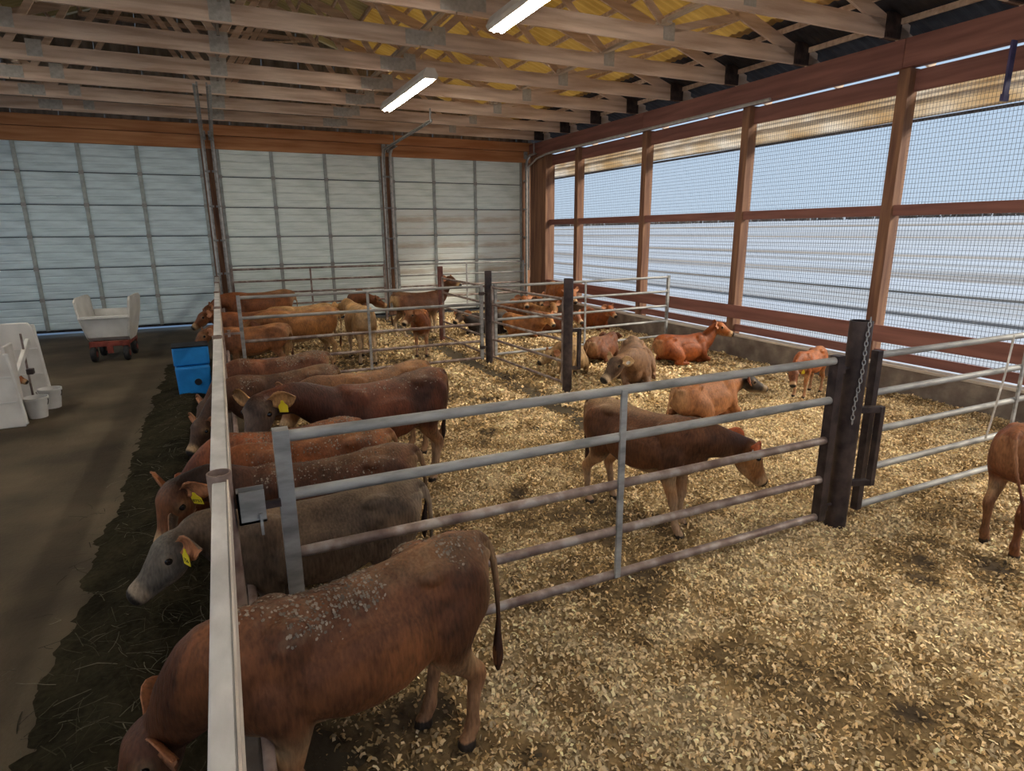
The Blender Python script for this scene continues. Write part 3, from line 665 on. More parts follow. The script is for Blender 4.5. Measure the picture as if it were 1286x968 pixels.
# blue plastic bin
bl = empty('blue_bin', (-.55, 10.35, -.03), math.radians(3)); tag(bl, 'bright blue plastic feeder box standing against the feed rail', 'bin')
def taper(x0, x1, y0, y1, z0, z1, k):
    cx, cy = (x0+x1)/2, (y0+y1)/2
    v = [(x, y, z0) for x, y in ((x0, y0), (x1, y0), (x1, y1), (x0, y1))] + [(cx+(x-cx)*k, cy+(y-cy)*k, z1) for x, y in ((x0, y0), (x1, y0), (x1, y1), (x0, y1))]
    return v, [(3, 2, 1, 0), (4, 5, 6, 7), (0, 1, 5, 4), (1, 2, 6, 5), (2, 3, 7, 6), (3, 0, 4, 7)]
link('tank', MB().add(*taper(-.22, .22, -.22, .22, 0, .50, 1.08)).mesh('tank'), 'blue_plastic', bl, bevel=.035, smooth=True)
link('lid', MB().add(*taper(-.245, .245, -.17, .25, .505, .78, 1.0)).mesh('lid'), 'blue_plastic', bl, bevel=.025, smooth=True)
link('rim', MB().box(-.25, .25, -.175, .255, .782, .80).mesh('rim'), 'dark_void', bl, bevel=.006)
link('drain_plug', MB().tube([(.05, -.222, .26), (.05, -.242, .26)], .05, 18).mesh('drain_plug'), 'dark_void', bl)
# individual calf pens on the left: white panels, buckets
def pen_panel(y, x1, h, label):
    p = empty('white_pen_panel', (x1-.62, y, -.03)); tag(p, label, 'panel', 'white calf pen panels')
    v = []; prof = [(-.62, 0), (.62, 0), (.60, h*.5), (.55, h-.06), (.50, h), (-.62, h)]
    for yy in (-.03, .03): v += [(a, yy, b) for a, b in prof]
    f = [(5, 4, 3, 2, 1, 0), (6, 7, 8, 9, 10, 11)] + [(i, (i+1) % 6, 6+(i+1) % 6, 6+i) for i in range(6)]
    link('panel', MB().add(v, f).mesh('panel'), 'white_panel', p, bevel=.012)
    for zz in (h*.34, h*.67): link('panel_rib', MB().box(-.6, .57, -.04, .04, zz-.008, zz+.008).mesh('panel_rib'), 'white_plastic', p, bevel=.004)
    link('panel_edge', MB().beam((.60, 0, .02), (.535, 0, h-.03), .09, .05).mesh('panel_edge'), 'white_plastic', p, bevel=.015)
    return p
pen_panel(11.2, -2.56, 1.17, 'farther white plastic pen panel left of the alley')
pen_panel(9.62, -2.52, 1.0, 'nearer white plastic pen panel at the left edge of the photo')
hp = empty('bucket_stand', (-2.62, 10.45, -.03)); tag(hp, 'white plastic pen front with a bucket ring between the two pen panels', 'pen front')
link('front_board', MB().box(-.02, .02, -.78, -.42, .0, 1.05).mesh('front_board'), 'white_panel', hp, bevel=.01)
link('front_bar', MB().beam((0, -.4, .62), (0, .35, .95), .05, .09).mesh('front_bar'), 'white_plastic', hp, bevel=.01)
link('hook', MB().box(.02, .10, -.1, .0, .54, .62).mesh('hook'), 'black_steel', hp, bevel=.01)
link('upright_rod', MB().tube([(0, .08, 0), (0, .08, 1.1)], .014, 8).mesh('upright_rod'), 'galv_rust', hp)
def bucket(x, y, z, label):
    b = empty('white_bucket', (x, y, z)); tag(b, label, 'bucket', 'white buckets by the pen front')
    mb = MB(); mb.lathe([(.0, 0), (.105, 0), (.135, .25), (.148, .252), (.148, .285), (.136, .285), (.105, .02), (0, .02)], 22); link('pail', mb.mesh('pail'), 'white_plastic', b, smooth=True)
    pts = [(.15*math.cos(a), .15*math.sin(a)*.55-.06, .26-.16*math.sin(a)) for a in np.linspace(0, math.pi, 13)]
    link('bail_handle', MB().tube(pts, .005, 6).mesh('bail_handle'), 'black_steel', b); return b
bucket(-2.48, 10.05, -.03, 'nearer white bucket with a dark wire handle by the pen front')
bucket(-2.42, 10.55, -.03, 'farther white bucket standing behind the other by the pen front')
# ================================================================== CALVES
def ring(c, ax, sd, upv, hw, hh, n=20, e=2.2, top=1.0, bot=1.0):
    out = []
    for j in range(n):
        a = 2*math.pi*j/n; cs, sn = math.cos(a), math.sin(a)
        x = math.copysign(abs(cs)**(2/e), cs)*hw; z = math.copysign(abs(sn)**(2/e), sn)*hh
        x *= 1+(top-1)*max(0, sn)**1.5 + (bot-1)*max(0, -sn)**1.5
        out.append(c + sd*x + upv*z)
    return out
def loft(mb, rings):
    n = len(rings[0]); k = len(rings); vs = [p for r in rings for p in r]
    fs = [(i*n+j, i*n+(j+1) % n, (i+1)*n+(j+1) % n, (i+1)*n+j) for i in range(k-1) for j in range(n)]
    vs.append(sum(rings[0], Vector())/n); vs.append(sum(rings[-1], Vector())/n); a = n*k
    fs += [(a, (j+1) % n, j) for j in range(n)] + [(a+1, (k-1)*n+j, (k-1)*n+(j+1) % n) for j in range(n)]
    mb.add(vs, fs)
def catmull(P, m=5):
    P = [np.array(p, float) for p in P]; out = []
    Q = [2*P[0]-P[1]] + P + [2*P[-1]-P[-2]]
    for i in range(1, len(Q)-2):
        for j in range(m):
            t = j/m; a, b, c, d = Q[i-1:i+3]
            out.append(.5*((2*b)+(-a+c)*t+(2*a-5*b+4*c-d)*t*t+(-a+3*b-3*c+d)*t**3))
    out.append(P[-1]); return out
def limb(mb, pts, n=14, m=4):
    """pts: (x,y,z,r_side,r_fore)"""
    S = catmull(pts, m); rings = []
    for i, p in enumerate(S):
        a = S[max(i-1, 0)]; b = S[min(i+1, len(S)-1)]; d = Vector(b[:3]-a[:3]).normalized()
        sd = Vector((0, 1, 0)); sd = (sd - d*sd.dot(d))
        if sd.length < .15: sd = Vector((1, 0, 0)) - d*d.x
        sd.normalize(); f = d.cross(sd).normalized()
        rings.append(ring(Vector(p[:3]), d, sd, f, max(p[3], .006), max(p[4], .006), n, 2.0))
    loft(mb, rings)
TRUNK = [(-.565, .90, .78, .05), (-.54, .965, .70, .10), (-.49, .995, .60, .145), (-.40, 1.012, .545, .178), (-.28, 1.0, .525, .172), (-.14, .98, .485, .178), (.0, .968, .452, .198), (.14, .965, .445, .200), (.26, .975, .455, .180), (.36, .99, .475, .168), (.45, .975, .50, .145), (.53, .92, .56, .11), (.585, .85, .63, .06)]
def calf_mesh(lie=False, neck=None, head=(1, 0, -.4), steps=(0, 0, 0, 0), tail=0.0, yaw_body=0.0, voxel=.014, fat=1.0, head_roll=0.0, head_s=1.06):
    """neck: list of 2 points (mid, head base) ; head: direction of the face. Returns mesh + landmarks"""
    mb = MB(); dz = -.44 if lie else 0.0
    X, Y, Z = Vector((1, 0, 0)), Vector((0, 1, 0)), Vector((0, 0, 1))
    S = catmull(TRUNK, 3); rings = []
    for (x, t, b, hw) in S:
        bend = yaw_body*max(0, x)**2
        rings.append(ring(Vector((x, bend, (t+b)/2+dz)), X, Y, Z, hw*fat, (t-b)/2, 28, 2.2, .72, .90))
    loft(mb, rings)
    # hook and pin bones, shoulder blades, ribs
    def lump(c, r, sc=(1, 1, 1)):
        c = Vector(c) + Z*dz; prof = [(-1, .05), (-.8, .6), (-.4, .92), (0, 1), (.4, .92), (.8, .6), (1, .05)]
        loft(mb, [ring(c+X*(a*r*sc[0]), X, Y, Z, r*k*sc[1], r*k*sc[2], 12, 2) for a, k in prof])
    for s in (1, -1):
        lump((-.275, s*.106, .924), .06, (1.7, .85, .80)); lump((-.52, s*.07, .90), .045, (1.1, .8, .9))
        lump((.33, s*.098, .79), .115, (1.15, .58, 1.6)); lump((.40, s*.11, .66), .09, (1.1, .62, 1.3)); lump((-.36, s*.125, .76), .14, (1.2, .45, 1.35))
        lump((.05, s*.155, .68), .17, (1.8, .42, 1.05))
    neck = neck or [(.66, 0, .98), (.80, 0, 1.12)]
    n0 = Vector((.40, 0, .80+dz)); n00 = Vector((.52, yaw_body*.27, .83+dz))
    n1 = Vector(neck[0]) + Z*dz; n2 = Vector(neck[1]) + Z*dz
    pts = [(*n0, .15, .20), (*n00, .118, .172), (*n1, .088, .125), (*(n1*.35+n2*.65), .078, .105), (*n2, .072, .09)]
    Sn = catmull(pts, 4); rings = []
    for i, p in enumerate(Sn):
        a = Sn[max(i-1, 0)]; b = Sn[min(i+1, len(Sn)-1)]; d = Vector(b[:3]-a[:3]).normalized(); sd = Z.cross(d)
        if sd.length < .1: sd = Y.copy()
        sd.normalize(); u = d.cross(sd).normalized(); rings.append(ring(Vector(p[:3]), d, sd, u, p[3], p[4], 20, 2.1, .75, 1.0))
    loft(mb, rings)
    # head
    hd = Vector(head).normalized(); hs = Z.cross(hd)
    if hs.length < .1: hs = Y.copy()
    hs.normalize(); hu = hd.cross(hs).normalized()
    if head_roll: q = Quaternion(hd, head_roll); hs = q @ hs; hu = q @ hu
    h0 = n2 - hu*.01
    HP = [(-.055, .008, .050, .050), (-.02, .010, .080, .082), (.035, .008, .096, .100), (.085, -.002, .098, .110), (.13, -.016, .084, .102), (.18, -.024, .068, .086), (.225, -.030, .060, .070), (.265, -.030, .062, .062), (.30, -.030, .064, .056), (.325, -.032, .054, .046), (.34, -.034, .030, .026)]
    rings = []
    for (t, o, hw, hh) in catmull(HP, 2):
        t, o, hw, hh = (k*head_s for k in (t, o, hw, hh)); rings.append(ring(h0+hd*t+hu*o, hd, hs, hu, hw, hh, 20, 2.5, .92, .70))
    loft(mb, rings)
    # brow / cheek
    for s in (1, -1):
        c = h0 + hd*(.080*head_s) + hs*(s*.080*head_s) + hu*(.045*head_s)
        loft(mb, [ring(c+hd*a, hd, hs, hu, r, r, 10, 2) for a, r in ((-.032, .008), (-.018, .024), (.0, .029), (.018, .024), (.032, .008))])
    # legs
    if not lie:
        for s, fx, hx in ((1, steps[0], steps[2]), (-1, steps[1], steps[3])):
            y = s*.105
            limb(mb, [(.37, s*.085, .82, .05, .09), (.385, s*.105, .70, .072, .115), (.35+fx*.1, y*1.08, .56, .068, .085), (.35+fx*.3, y*1.05, .44, .050, .058), (.365+fx*.5, y, .335, .042, .046), (.367+fx*.55, y, .30, .043, .045), (.36+fx*.7, y, .25, .031, .034), (.36+fx*.85, y, .15, .027, .030), (.362+fx*.95, y, .105, .035, .038), (.378+fx, y, .065, .031, .034), (.392+fx, y, .04, .038, .044), (.40+fx, y, .0, .041, .050)])
            y = s*.115
            limb(mb, [(-.36, s*.075, .90, .07, .10), (-.36, s*.105, .77, .088, .155), (-.315+hx*.15, s*.128, .64, .080, .135), (-.33+hx*.3, y*1.08, .53, .060, .095), (-.39+hx*.5, y, .44, .043, .058), (-.445+hx*.6, y, .375, .038, .052), (-.45+hx*.65, y, .335, .037, .046), (-.435+hx*.75, y, .27, .030, .037), (-.425+hx*.88, y, .16, .028, .032), (-.422+hx*.95, y, .11, .036, .040), (-.405+hx, y, .065, .032, .034), (-.392+hx, y, .04, .038, .044), (-.385+hx, y, .0, .041, .050)])
    else:
        for s in (1, -1):
            limb(mb, [(.36, s*.10, .36, .07, .11), (.37, s*.14, .22, .07, .09), (.42, s*.15, .12, .055, .06), (.50, s*.145, .075, .045, .046), (.53, s*.13, .055, .042, .042), (.46, s*.10, .04, .032, .032), (.36, s*.09, .035, .034, .034), (.30, s*.085, .035, .038, .036)])
        s = 1 if tail >= 0 else -1
        limb(mb, [(-.34, s*.06, .44, .10, .13), (-.30, s*.15, .32, .10, .16), (-.18, s*.235, .24, .075, .13), (-.12, s*.265, .15, .058, .075), (-.22, s*.29, .08, .044, .050), (-.31, s*.29, .06, .042, .046), (-.22, s*.30, .045, .030, .032), (-.08, s*.29, .04, .033, .034), (.0, s*.28, .04, .037, .038)])
        limb(mb, [(-.34, -s*.06, .40, .10, .12), (-.26, -s*.17, .26, .08, .14), (-.14, -s*.21, .14, .06, .08), (-.24, -s*.21, .07, .044, .05), (-.10, -s*.22, .045, .034, .034), (.02, -s*.22, .04, .037, .036)])
    # tail
    tz = .0 if not lie else -.44
    if lie: tp = [(-.52, 0, .50, .03, .03), (-.585, .0, .47, .024, .026), (-.62, .02, .34, .018, .018), (-.63, .05, .18, .015, .015), (-.62, .08, .07, .022, .022), (-.60, .12, .04, .02, .02), (-.56, .17, .035, .008, .008)]
    else: tp = [(-.50, 0, .965, .03, .03), (-.565, 0, .945, .026, .028), (-.612, tail*.05, .86, .021, .022), (-.625, tail*.12, .70, .017, .017), (-.615, tail*.2, .54, .015, .015), (-.60, tail*.25, .44, .024, .024), (-.595, tail*.27, .36, .028, .028), (-.59, tail*.28, .28, .012, .012)]
    limb(mb, tp, 10, 4)
    me = mb.mesh('tmp'); ob = bpy.data.objects.new('tmp', me); COL.objects.link(ob)
    r = ob.modifiers.new('r', 'REMESH'); r.mode = 'VOXEL'; r.voxel_size = voxel
    sm_ = ob.modifiers.new('s', 'SMOOTH'); sm_.factor = .5; sm_.iterations = 6
    dg = bpy.context.evaluated_depsgraph_get(); ev = ob.evaluated_get(dg)
    res = bpy.data.meshes.new_from_object(ev); bpy.data.objects.remove(ob); bpy.data.meshes.remove(me)
    co = np.empty(len(res.vertices)*3, np.float32); res.vertices.foreach_get('co', co); co = co.reshape(-1, 3)
    loops = np.empty(len(res.loops), np.int32); res.loops.foreach_get('vertex_index', loops)
    ls = np.empty(len(res.polygons), np.int32); res.polygons.foreach_get('loop_start', ls); lt_ = np.empty(len(res.polygons), np.int32); res.polygons.foreach_get('loop_total', lt_)
    bpy.data.meshes.remove(res)
    # ears: cupped leaves, added to the same body mesh
    ears = []; ev_, ef_ = [], []
    for s in (1, -1):
        root = h0 + hd*(-.005*head_s) + hs*(s*.072*head_s) + hu*(.040*head_s)
        axd = (hs*s*.95 - hd*.30 + hu*.02).normalized()
        nrm = (hd*.62 + hu*.38 + hs*s*.2).normalized(); wd = axd.cross(nrm).normalized(); nrm = wd.cross(axd).normalized()
        L = .170*head_s; prof = [(-.08, .022), (.08, .034), (.28, .060), (.50, .068), (.72, .056), (.88, .034), (1.0, .008)]
        base = len(co)+len(ev_); nc = 6
        for side, off in ((1, .0), (-1, -.007)):
            for (t, hwid) in prof:
                for j in range(nc+1):
                    u_ = j/nc*2-1; cup = .026*(u_*u_)*(1-.3*t)
                    droop = -.018*t*t
                    ev_.append(root + axd*(t*L) + wd*(u_*hwid*head_s) + nrm*(cup*head_s + off) + hu*droop)
        k = len(prof); w1 = nc+1
        for i in range(k-1):
            for j in range(nc):
                a = base+i*w1+j; ef_.append((a, a+1, a+w1+1, a+w1)); b = a+k*w1; ef_.append((b, b+w1, b+w1+1, b+1))
        for i in range(k-1):
            for j in (0, nc):
                a = base+i*w1+j; b = a+k*w1; ef_.append((a, a+w1, b+w1, b) if j == 0 else (a, b, b+w1, a+w1))
        ears.append(dict(root=root, tip=root+axd*L, axd=axd, nrm=nrm, wd=wd, mid=root+axd*(L*.55)+nrm*.012))
    nb = len(co); ne = len(ev_)
    co2 = np.concatenate([co, np.array([tuple(v) for v in ev_], np.float32)])
    el = np.array(ef_, np.int32)
    loops2 = np.concatenate([loops, el.ravel()]); ls2 = np.concatenate([ls, len(loops)+np.arange(len(el), dtype=np.int32)*4]); lt2_ = np.concatenate([lt_, np.full(len(el), 4, np.int32)])
    out = bpy.data.meshes.new('calf')
    out.vertices.add(len(co2)); out.vertices.foreach_set('co', co2.ravel()); out.loops.add(len(loops2)); out.loops.foreach_set('vertex_index', loops2)
    out.polygons.add(len(ls2)); out.polygons.foreach_set('loop_start', ls2); out.polygons.foreach_set('loop_total', lt2_); out.polygons.foreach_set('use_smooth', np.ones(len(ls2), bool))
    out.update(calc_edges=True)
    inner = np.zeros(len(co2), bool); half = ne//2; q = (half//2)
    for e_ in range(2): inner[nb+e_*half: nb+e_*half+q] = True
    return out, dict(co=co2, nb=nb, inner=inner, h0=np.array(h0), hd=np.array(hd), hs=np.array(hs), hu=np.array(hu), n1=np.array(n1), n2=np.array(n2), n0=np.array(n00), dz=dz, lie=lie, ears=ears, head_s=head_s)
def sstep(a, b, x): t = np.clip((x-a)/(b-a), 0, 1); return t*t*(3-2*t)
def coat_colours(L, c):
    co = L['co']; n = len(co); x, y, z = co[:, 0], co[:, 1], co[:, 2]-L['dz']
    base = np.array(c['base']); dark = np.array(c.get('dark', base*.45)); pale = np.array(c.get('pale', (.55, .40, .26))); legc = np.array(c.get('leg', base*1.1)); face = np.array(c.get('face', base*.8))
    col = np.tile(base, (n, 1))
    sd = c.get('seed', 1)
    nz = fbm(x*3.6+sd*3.1+np.sign(y)*7, z*3.6+y*2+sd, 4, sd)
    def mix(t, b): nonlocal col; t = np.clip(t, 0, 1)[:, None]; col = col*(1-t)+b*t
    # darker coat patches over shoulder, flank and along the back
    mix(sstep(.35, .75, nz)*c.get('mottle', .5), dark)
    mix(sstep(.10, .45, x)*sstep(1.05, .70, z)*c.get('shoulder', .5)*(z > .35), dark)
    mix(sstep(.90, 1.0, z)*sstep(.55, -.2, x)*c.get('stripe', .15), pale)
    mix(sstep(.60, .47, z)*(1-sstep(.13, .2, np.abs(y)))*(np.abs(x) < .5)*c.get('belly', .6)*(not L['lie']), pale)
    # rump and buttock edge paler
    mix(sstep(-.44, -.56, x)*sstep(.5, .7, z)*c.get('rump', .35)*(z < .93), pale)
    # legs
    if not L['lie']:
        mix(sstep(.52, .36, z)*.85, legc); mix((sstep(.42, .25, z))*c.get('sock', .25), np.array((.50, .42, .34)))
        hoof = z < .05; col[hoof] = (.035, .028, .025)
    # neck
    d0 = L['n0']; d1 = L['n2']; ax = d1-d0; ln = np.linalg.norm(ax); tn = ((co-d0)@ax)/ln**2
    nm = (tn > 0) & (np.linalg.norm(co-(d0+np.clip(tn, 0, 1)[:, None]*ax), axis=1) < .24) & (x > .42)
    mix(nm*sstep(0, .6, tn)*c.get('neckdark', .3), dark)
    # head
    rel = co-L['h0']; th = (rel@L['hd'])/L['head_s']; hu = (rel@L['hu'])/L['head_s']; hs = (rel@L['hs'])/L['head_s']
    hm = (th > -.10) & (th < .42) & (np.abs(hu) < .17) & (np.abs(hs) < .13)
    mix(hm*sstep(-.05, .06, th), face)
    mix(hm*sstep(.225, .275, th)*c.get('muzzle', .8), pale)
    mix(hm*sstep(.295, .315, th)*sstep(-.085, -.045, hu), np.array((.02, .017, .017)))
    mix(hm*sstep(-.05, -.1, hu)*sstep(.02, .12, th)*.5, pale)
    eyer = np.exp(-(((th-.088)/.028)**2+((hu-.034)/.026)**2))*(np.abs(hs) > .06); mix(hm*eyer*.55, pale)
    # tail
    tm_ = (x < -.575) & (np.abs(y) < .3); mix(tm_*sstep(.8, .5, z)*(not L['lie']), np.array(c.get('tailc', dark))); 
    # ears
    em = np.arange(n) >= L['nb']; col[em] = np.array(c.get('ear', base*.9)); col[L['inner']] = np.array(c.get('earin', (.42, .21, .13)))
    if c.get('mud'):
        ar = np.arctan2(y, z-.62)*.32; m1 = fbm(x*12+sd, ar*12, 3, sd+5); m2 = fbm(x*3.2+sd, ar*3.2, 2, sd+9)
        m3 = fbm(x*45+sd, ar*45, 2, sd+6)
        mix(sstep(.48, .60, m1)*sstep(.42, .62, m2)*sstep(.40, .62, m3)*sstep(.84, .93, z)*(x < .5)*c['mud']*.35, np.array((.26, .20, .155)))
        mix(sstep(.55, .62, fbm(x*30, y*30+z*30, 2, sd+2))*sstep(.88, .96, z)*(x < .5)*c['mud']*.15, np.array((.40, .34, .27)))
    lum = col.mean(1, keepdims=True); col = lum + (col-lum)*1.12
    return np.clip(col*np.array((.82, .75, .63)), .004, .95)
eye_me = None
def sphere_mesh(name, r, n=12):
    prof = [(max(1e-4, r*math.sin(math.pi*i/8)), -r*math.cos(math.pi*i/8)) for i in range(9)]
    return MB().lathe(prof, n).mesh(name)
EYE = sphere_mesh('eye', .0185); EYE.materials.append(MAT['eye'])
NOSTRIL = sphere_mesh('nostril', .0085, 8); NOSTRIL.materials.append(MAT['tag_ink'])
def text_mesh(txt, size):
    cu_ = bpy.data.curves.new('tag_number', 'FONT'); cu_.body = txt; cu_.size = size; cu_.align_x = 'CENTER'; cu_.align_y = 'CENTER'; cu_.extrude = .0006
    ob = bpy.data.objects.new('tmp', cu_); COL.objects.link(ob); dg = bpy.context.evaluated_depsgraph_get(); me = bpy.data.meshes.new_from_object(ob.evaluated_get(dg)); bpy.data.objects.remove(ob); bpy.data.curves.remove(cu_)
    return me
def calf(label, loc, heading, coat, scale=1.0, group=None, tags=(), small=False, **pose):
    pose.setdefault('voxel', .020 if small else .0145)
    me, L = calf_mesh(**pose); set_col(me, coat_colours(L, coat)); me.materials.append(MAT['coat'])
    o = bpy.data.objects.new('calf', me); COL.objects.link(o)
    gz = float(bed_h(np.array([loc[0]]), np.array([loc[1]]))[0]) if loc[0] > 0 else -.03
    o.location = (loc[0], loc[1], gz+.005 + (loc[2] if len(loc) > 2 else 0)); o.rotation_euler = (0, 0, math.radians(heading)); o.scale = (scale,)*3
    tag(o, label, 'calf', group)
    if coat.get('mud') and not small:
        co = L['co'][:L['nb']]; nrm = np.empty(len(me.vertices)*3, np.float32); me.vertices.foreach_get('normal', nrm); nrm = nrm.reshape(-1, 3)[:L['nb']]
        sd = coat.get('seed', 1); m2 = fbm(co[:, 0]*4.5+sd, np.arctan2(co[:, 1], co[:, 2]-.62)*1.6, 3, sd+9)
        wgt = np.clip((m2-.42)*6, 0, 1)*np.clip((co[:, 2]-.84)*12, 0, 1)*np.clip((co[:, 2]-.80)*8, 0, 1)*(co[:, 0] < .48)*(co[:, 0] > -.52)
        pick = np.nonzero(rng.random(len(co)) < wgt*.8*coat['mud'])[0]
        fv = []; ff_ = []; fc = []
        for i in pick:
            n_ = Vector(nrm[i]).normalized(); t1 = n_.orthogonal().normalized(); t1.rotate(Quaternion(n_, random.uniform(0, 6.28))); t2 = n_.cross(t1); p = Vector(co[i]) + n_*.0015
            a = random.uniform(.002, .0085); b = a*random.uniform(.5, 1.0); k0 = len(fv)
            for (u, v_) in ((-1, -.7), (.2, -1), (1, .1), (.3, 1), (-.8, .6)): fv.append(p + t1*(u*a) + t2*(v_*b) + n_*random.uniform(0, .004))
            ff_.append(tuple(range(k0, k0+5))); c_ = np.array((.25, .20, .155))*random.uniform(.4, 1.25); fc += [c_]*5
        if fv:
            fm = bpy.data.meshes.new('crusted_dirt'); fm.from_pydata([tuple(v) for v in fv], [], ff_); fm.update(); set_col(fm, np.array(fc)); fm.materials.append(MAT['flake'])
            d_ = bpy.data.objects.new('crusted_dirt', fm); COL.objects.link(d_); d_.parent = o; d_['kind'] = 'stuff'; d_['label'] = 'pale dried dirt and chaff crusted on the back'
    hs_ = L['head_s']; h0, hd, hsv, hu = (Vector(L[k]) for k in ('h0', 'hd', 'hs', 'hu'))
    for s in (1, -1):
        e = bpy.data.objects.new('eye', EYE); COL.objects.link(e); e.parent = o; e.location = h0 + hd*(.088*hs_) + hsv*(s*.0955*hs_) + hu*(.034*hs_); e.scale = (hs_,)*3
        if not small:
            e = bpy.data.objects.new('nostril', NOSTRIL); COL.objects.link(e); e.parent = o; e.location = h0 + hd*(.325*hs_) + hsv*(s*.032*hs_) + hu*(-.018*hs_); e.scale = (hs_,)*3
    for (side, colr, txt) in tags:
        ear = L['ears'][0 if side > 0 else 1]; R_ = Matrix((ear['axd'], ear['wd'], ear['nrm'])).transposed().to_4x4()
        pos = ear['mid'] + ear['nrm']*.022 - Vector((0, 0, .028))
        # the plate hangs down and faces along the ear's open side
        nz_ = ear['nrm'].copy(); upv = Vector((0, 0, 1)) - nz_*nz_.z
        if upv.length < .2: upv = ear['axd'] - nz_*ear['axd'].dot(nz_)
        upv.normalize(); rx = upv.cross(nz_).normalized()
        M4 = Matrix((rx, upv, nz_)).transposed().to_4x4(); M4.translation = pos
        if colr == 'tag_white' and not txt:
            t_ = bpy.data.objects.new('ear_tag', MB().tube([(0, 0, -.052), (0, 0, .004)], .020, 16).mesh('ear_tag')); t_.data.materials.append(MAT[colr])
        else:
            pr = [(-.030, -.062), (.030, -.062), (.032, -.012), (.012, .012), (.008, .030), (-.008, .030), (-.012, .012), (-.032, -.012)]
            v = [(a, b, 0) for a, b in pr] + [(a, b, .004) for a, b in pr]; n = len(pr)
            t_ = bpy.data.objects.new('ear_tag', MB().add(v, [tuple(range(n-1, -1, -1)), tuple(range(n, 2*n))] + [(i, (i+1) % n, n+(i+1) % n, n+i) for i in range(n)]).mesh('ear_tag')); t_.data.materials.append(MAT[colr])
        COL.objects.link(t_); t_.parent = o; t_.matrix_local = M4; t_['label'] = ('yellow' if colr == 'tag_yellow' else 'white') + ' plastic ear tag'
        if txt:
            tm2 = text_mesh(txt, .030); tm2.materials.append(MAT['tag_ink']); tt = bpy.data.objects.new('tag_number', tm2); COL.objects.link(tt); tt.parent = t_; tt.location = (0, -.036, .0046)
    return o
RB = (.235, .085, .035); DK = (.10, .035, .018); TAN = (.36, .185, .085); CREAM = (.50, .33, .18); GREY = (.16, .115, .085); RED = (.24, .07, .022)
PALE = (.52, .36, .22)
def coat(base, **k): d = dict(base=base); d.update(k); return d
FEED = 'calves lined up at the feed rail'
REST = 'calves resting in the far right pen'
calf('reddish brown calf with muddy back in the foreground, head under the rail', (.39, 2.31), 193, coat((.21, .088, .043), dark=(.06, .026, .016), seed=3, mottle=.8, shoulder=.65, mud=.75, belly=.8, leg=(.27, .12, .06), sock=.15, face=(.10, .045, .028)), 1.06, FEED,
     [(-1, 'tag_white', '')], neck=[(.65, -.10, .66), (.71, -.22, .50)], head=(.58, -.04, -.70), steps=(.03, -.07, .0, .09), tail=.3, voxel=.0125)
calf('grey calf with a yellow ear tag reaching under the rail beside the near gate', (.40, 3.36), 180, coat(GREY, dark=(.075, .058, .048), pale=(.46, .38, .31), seed=5, mottle=.4, rump=.7, face=(.16, .145, .135), neckdark=.4, leg=(.17, .11, .07)), .97, FEED,
     [(1, 'tag_yellow', '756')], neck=[(.64, 0, .90), (.76, .02, .86)], head=(.78, .22, -.55), tail=.2, voxel=.0125)
calf('dark brown calf with a yellow ear tag 8753 bending its head over the feed', (.52, 3.92), 180, coat((.10, .040, .022), dark=(.022, .012, .009), seed=8, mottle=.7, shoulder=.8, mud=.3, face=(.17, .075, .04), neckdark=.85, ear=(.30, .12, .05)), 1.0, FEED,
     [(1, 'tag_yellow', '8753')], neck=[(.70, .0, .93), (.88, .03, .93)], head=(.42, .35, -.80), tail=.2, voxel=.0125)
calf('orange brown calf with a dark tail, fourth from the front at the rail', (.48, 4.40), 181, coat((.26, .095, .04), dark=(.09, .035, .02), seed=11, mottle=.6, mud=.5, tailc=(.03, .015, .01)), .97, FEED, neck=[(.66, 0, .78), (.84, 0, .62)], head=(.55, 0, -.8), tail=0)
calf('dusty russet calf squeezed in before the dark calf with the raised head', (.36, 4.82), 182, coat((.25, .085, .04), dark=(.08, .03, .02), seed=13, mottle=.55, mud=.75), .95, FEED, neck=[(.66, 0, .76), (.82, 0, .58)], head=(.55, 0, -.8))
calf('dark red calf standing back from the rail with its grey face turned to the camera', (1.26, 5.40), 197, coat((.13, .042, .021), dark=(.030, .013, .010), seed=17, mottle=.8, shoulder=.85, face=(.105, .075, .065), neckdark=.35, ear=(.40, .22, .10), earin=(.50, .30, .16), muzzle=.5, mud=.15, pale=(.42, .28, .17), leg=(.26, .13, .07), sock=.4), 1.12, FEED,
     [(1, 'tag_yellow', '')], neck=[(.74, -.0, .95), (1.0, .0, .96)], head=(.50, .35, -.62), steps=(0, .06, .05, -.12), tail=-.25)
calf('tan calf behind the dark red one, standing back from the rail', (1.40, 6.22), 199, coat((.27, .135, .065), dark=(.11, .055, .03), seed=19, mottle=.45, rump=.7, mud=.2, neckdark=.5), 1.05, FEED, neck=[(.70, 0, .90), (.90, .05, .90)], head=(.55, .25, -.7), tail=-.1)
calf('dark brown calf with chaff on its back feeding below the blue box', (.50, 6.80), 190, coat((.11, .050, .028), dark=(.05, .026, .018), seed=23, mottle=.6, mud=.6, face=(.07, .04, .028), neckdark=.7, ear=(.32, .17, .09)), .98, FEED,
     [(1, 'tag_yellow', '')], neck=[(.68, 0, .74), (.84, .02, .55)], head=(.55, .35, -.62))
calf('russet calf with a crusted muddy back, next beyond the chaff covered one', (.54, 7.65), 188, coat((.19, .075, .04), dark=(.06, .028, .018), seed=29, mottle=.6, mud=.85, face=(.08, .045, .03), neckdark=.6), .98, FEED, neck=[(.68, .02, .74), (.84, .04, .52)], head=(.6, .4, -.6))
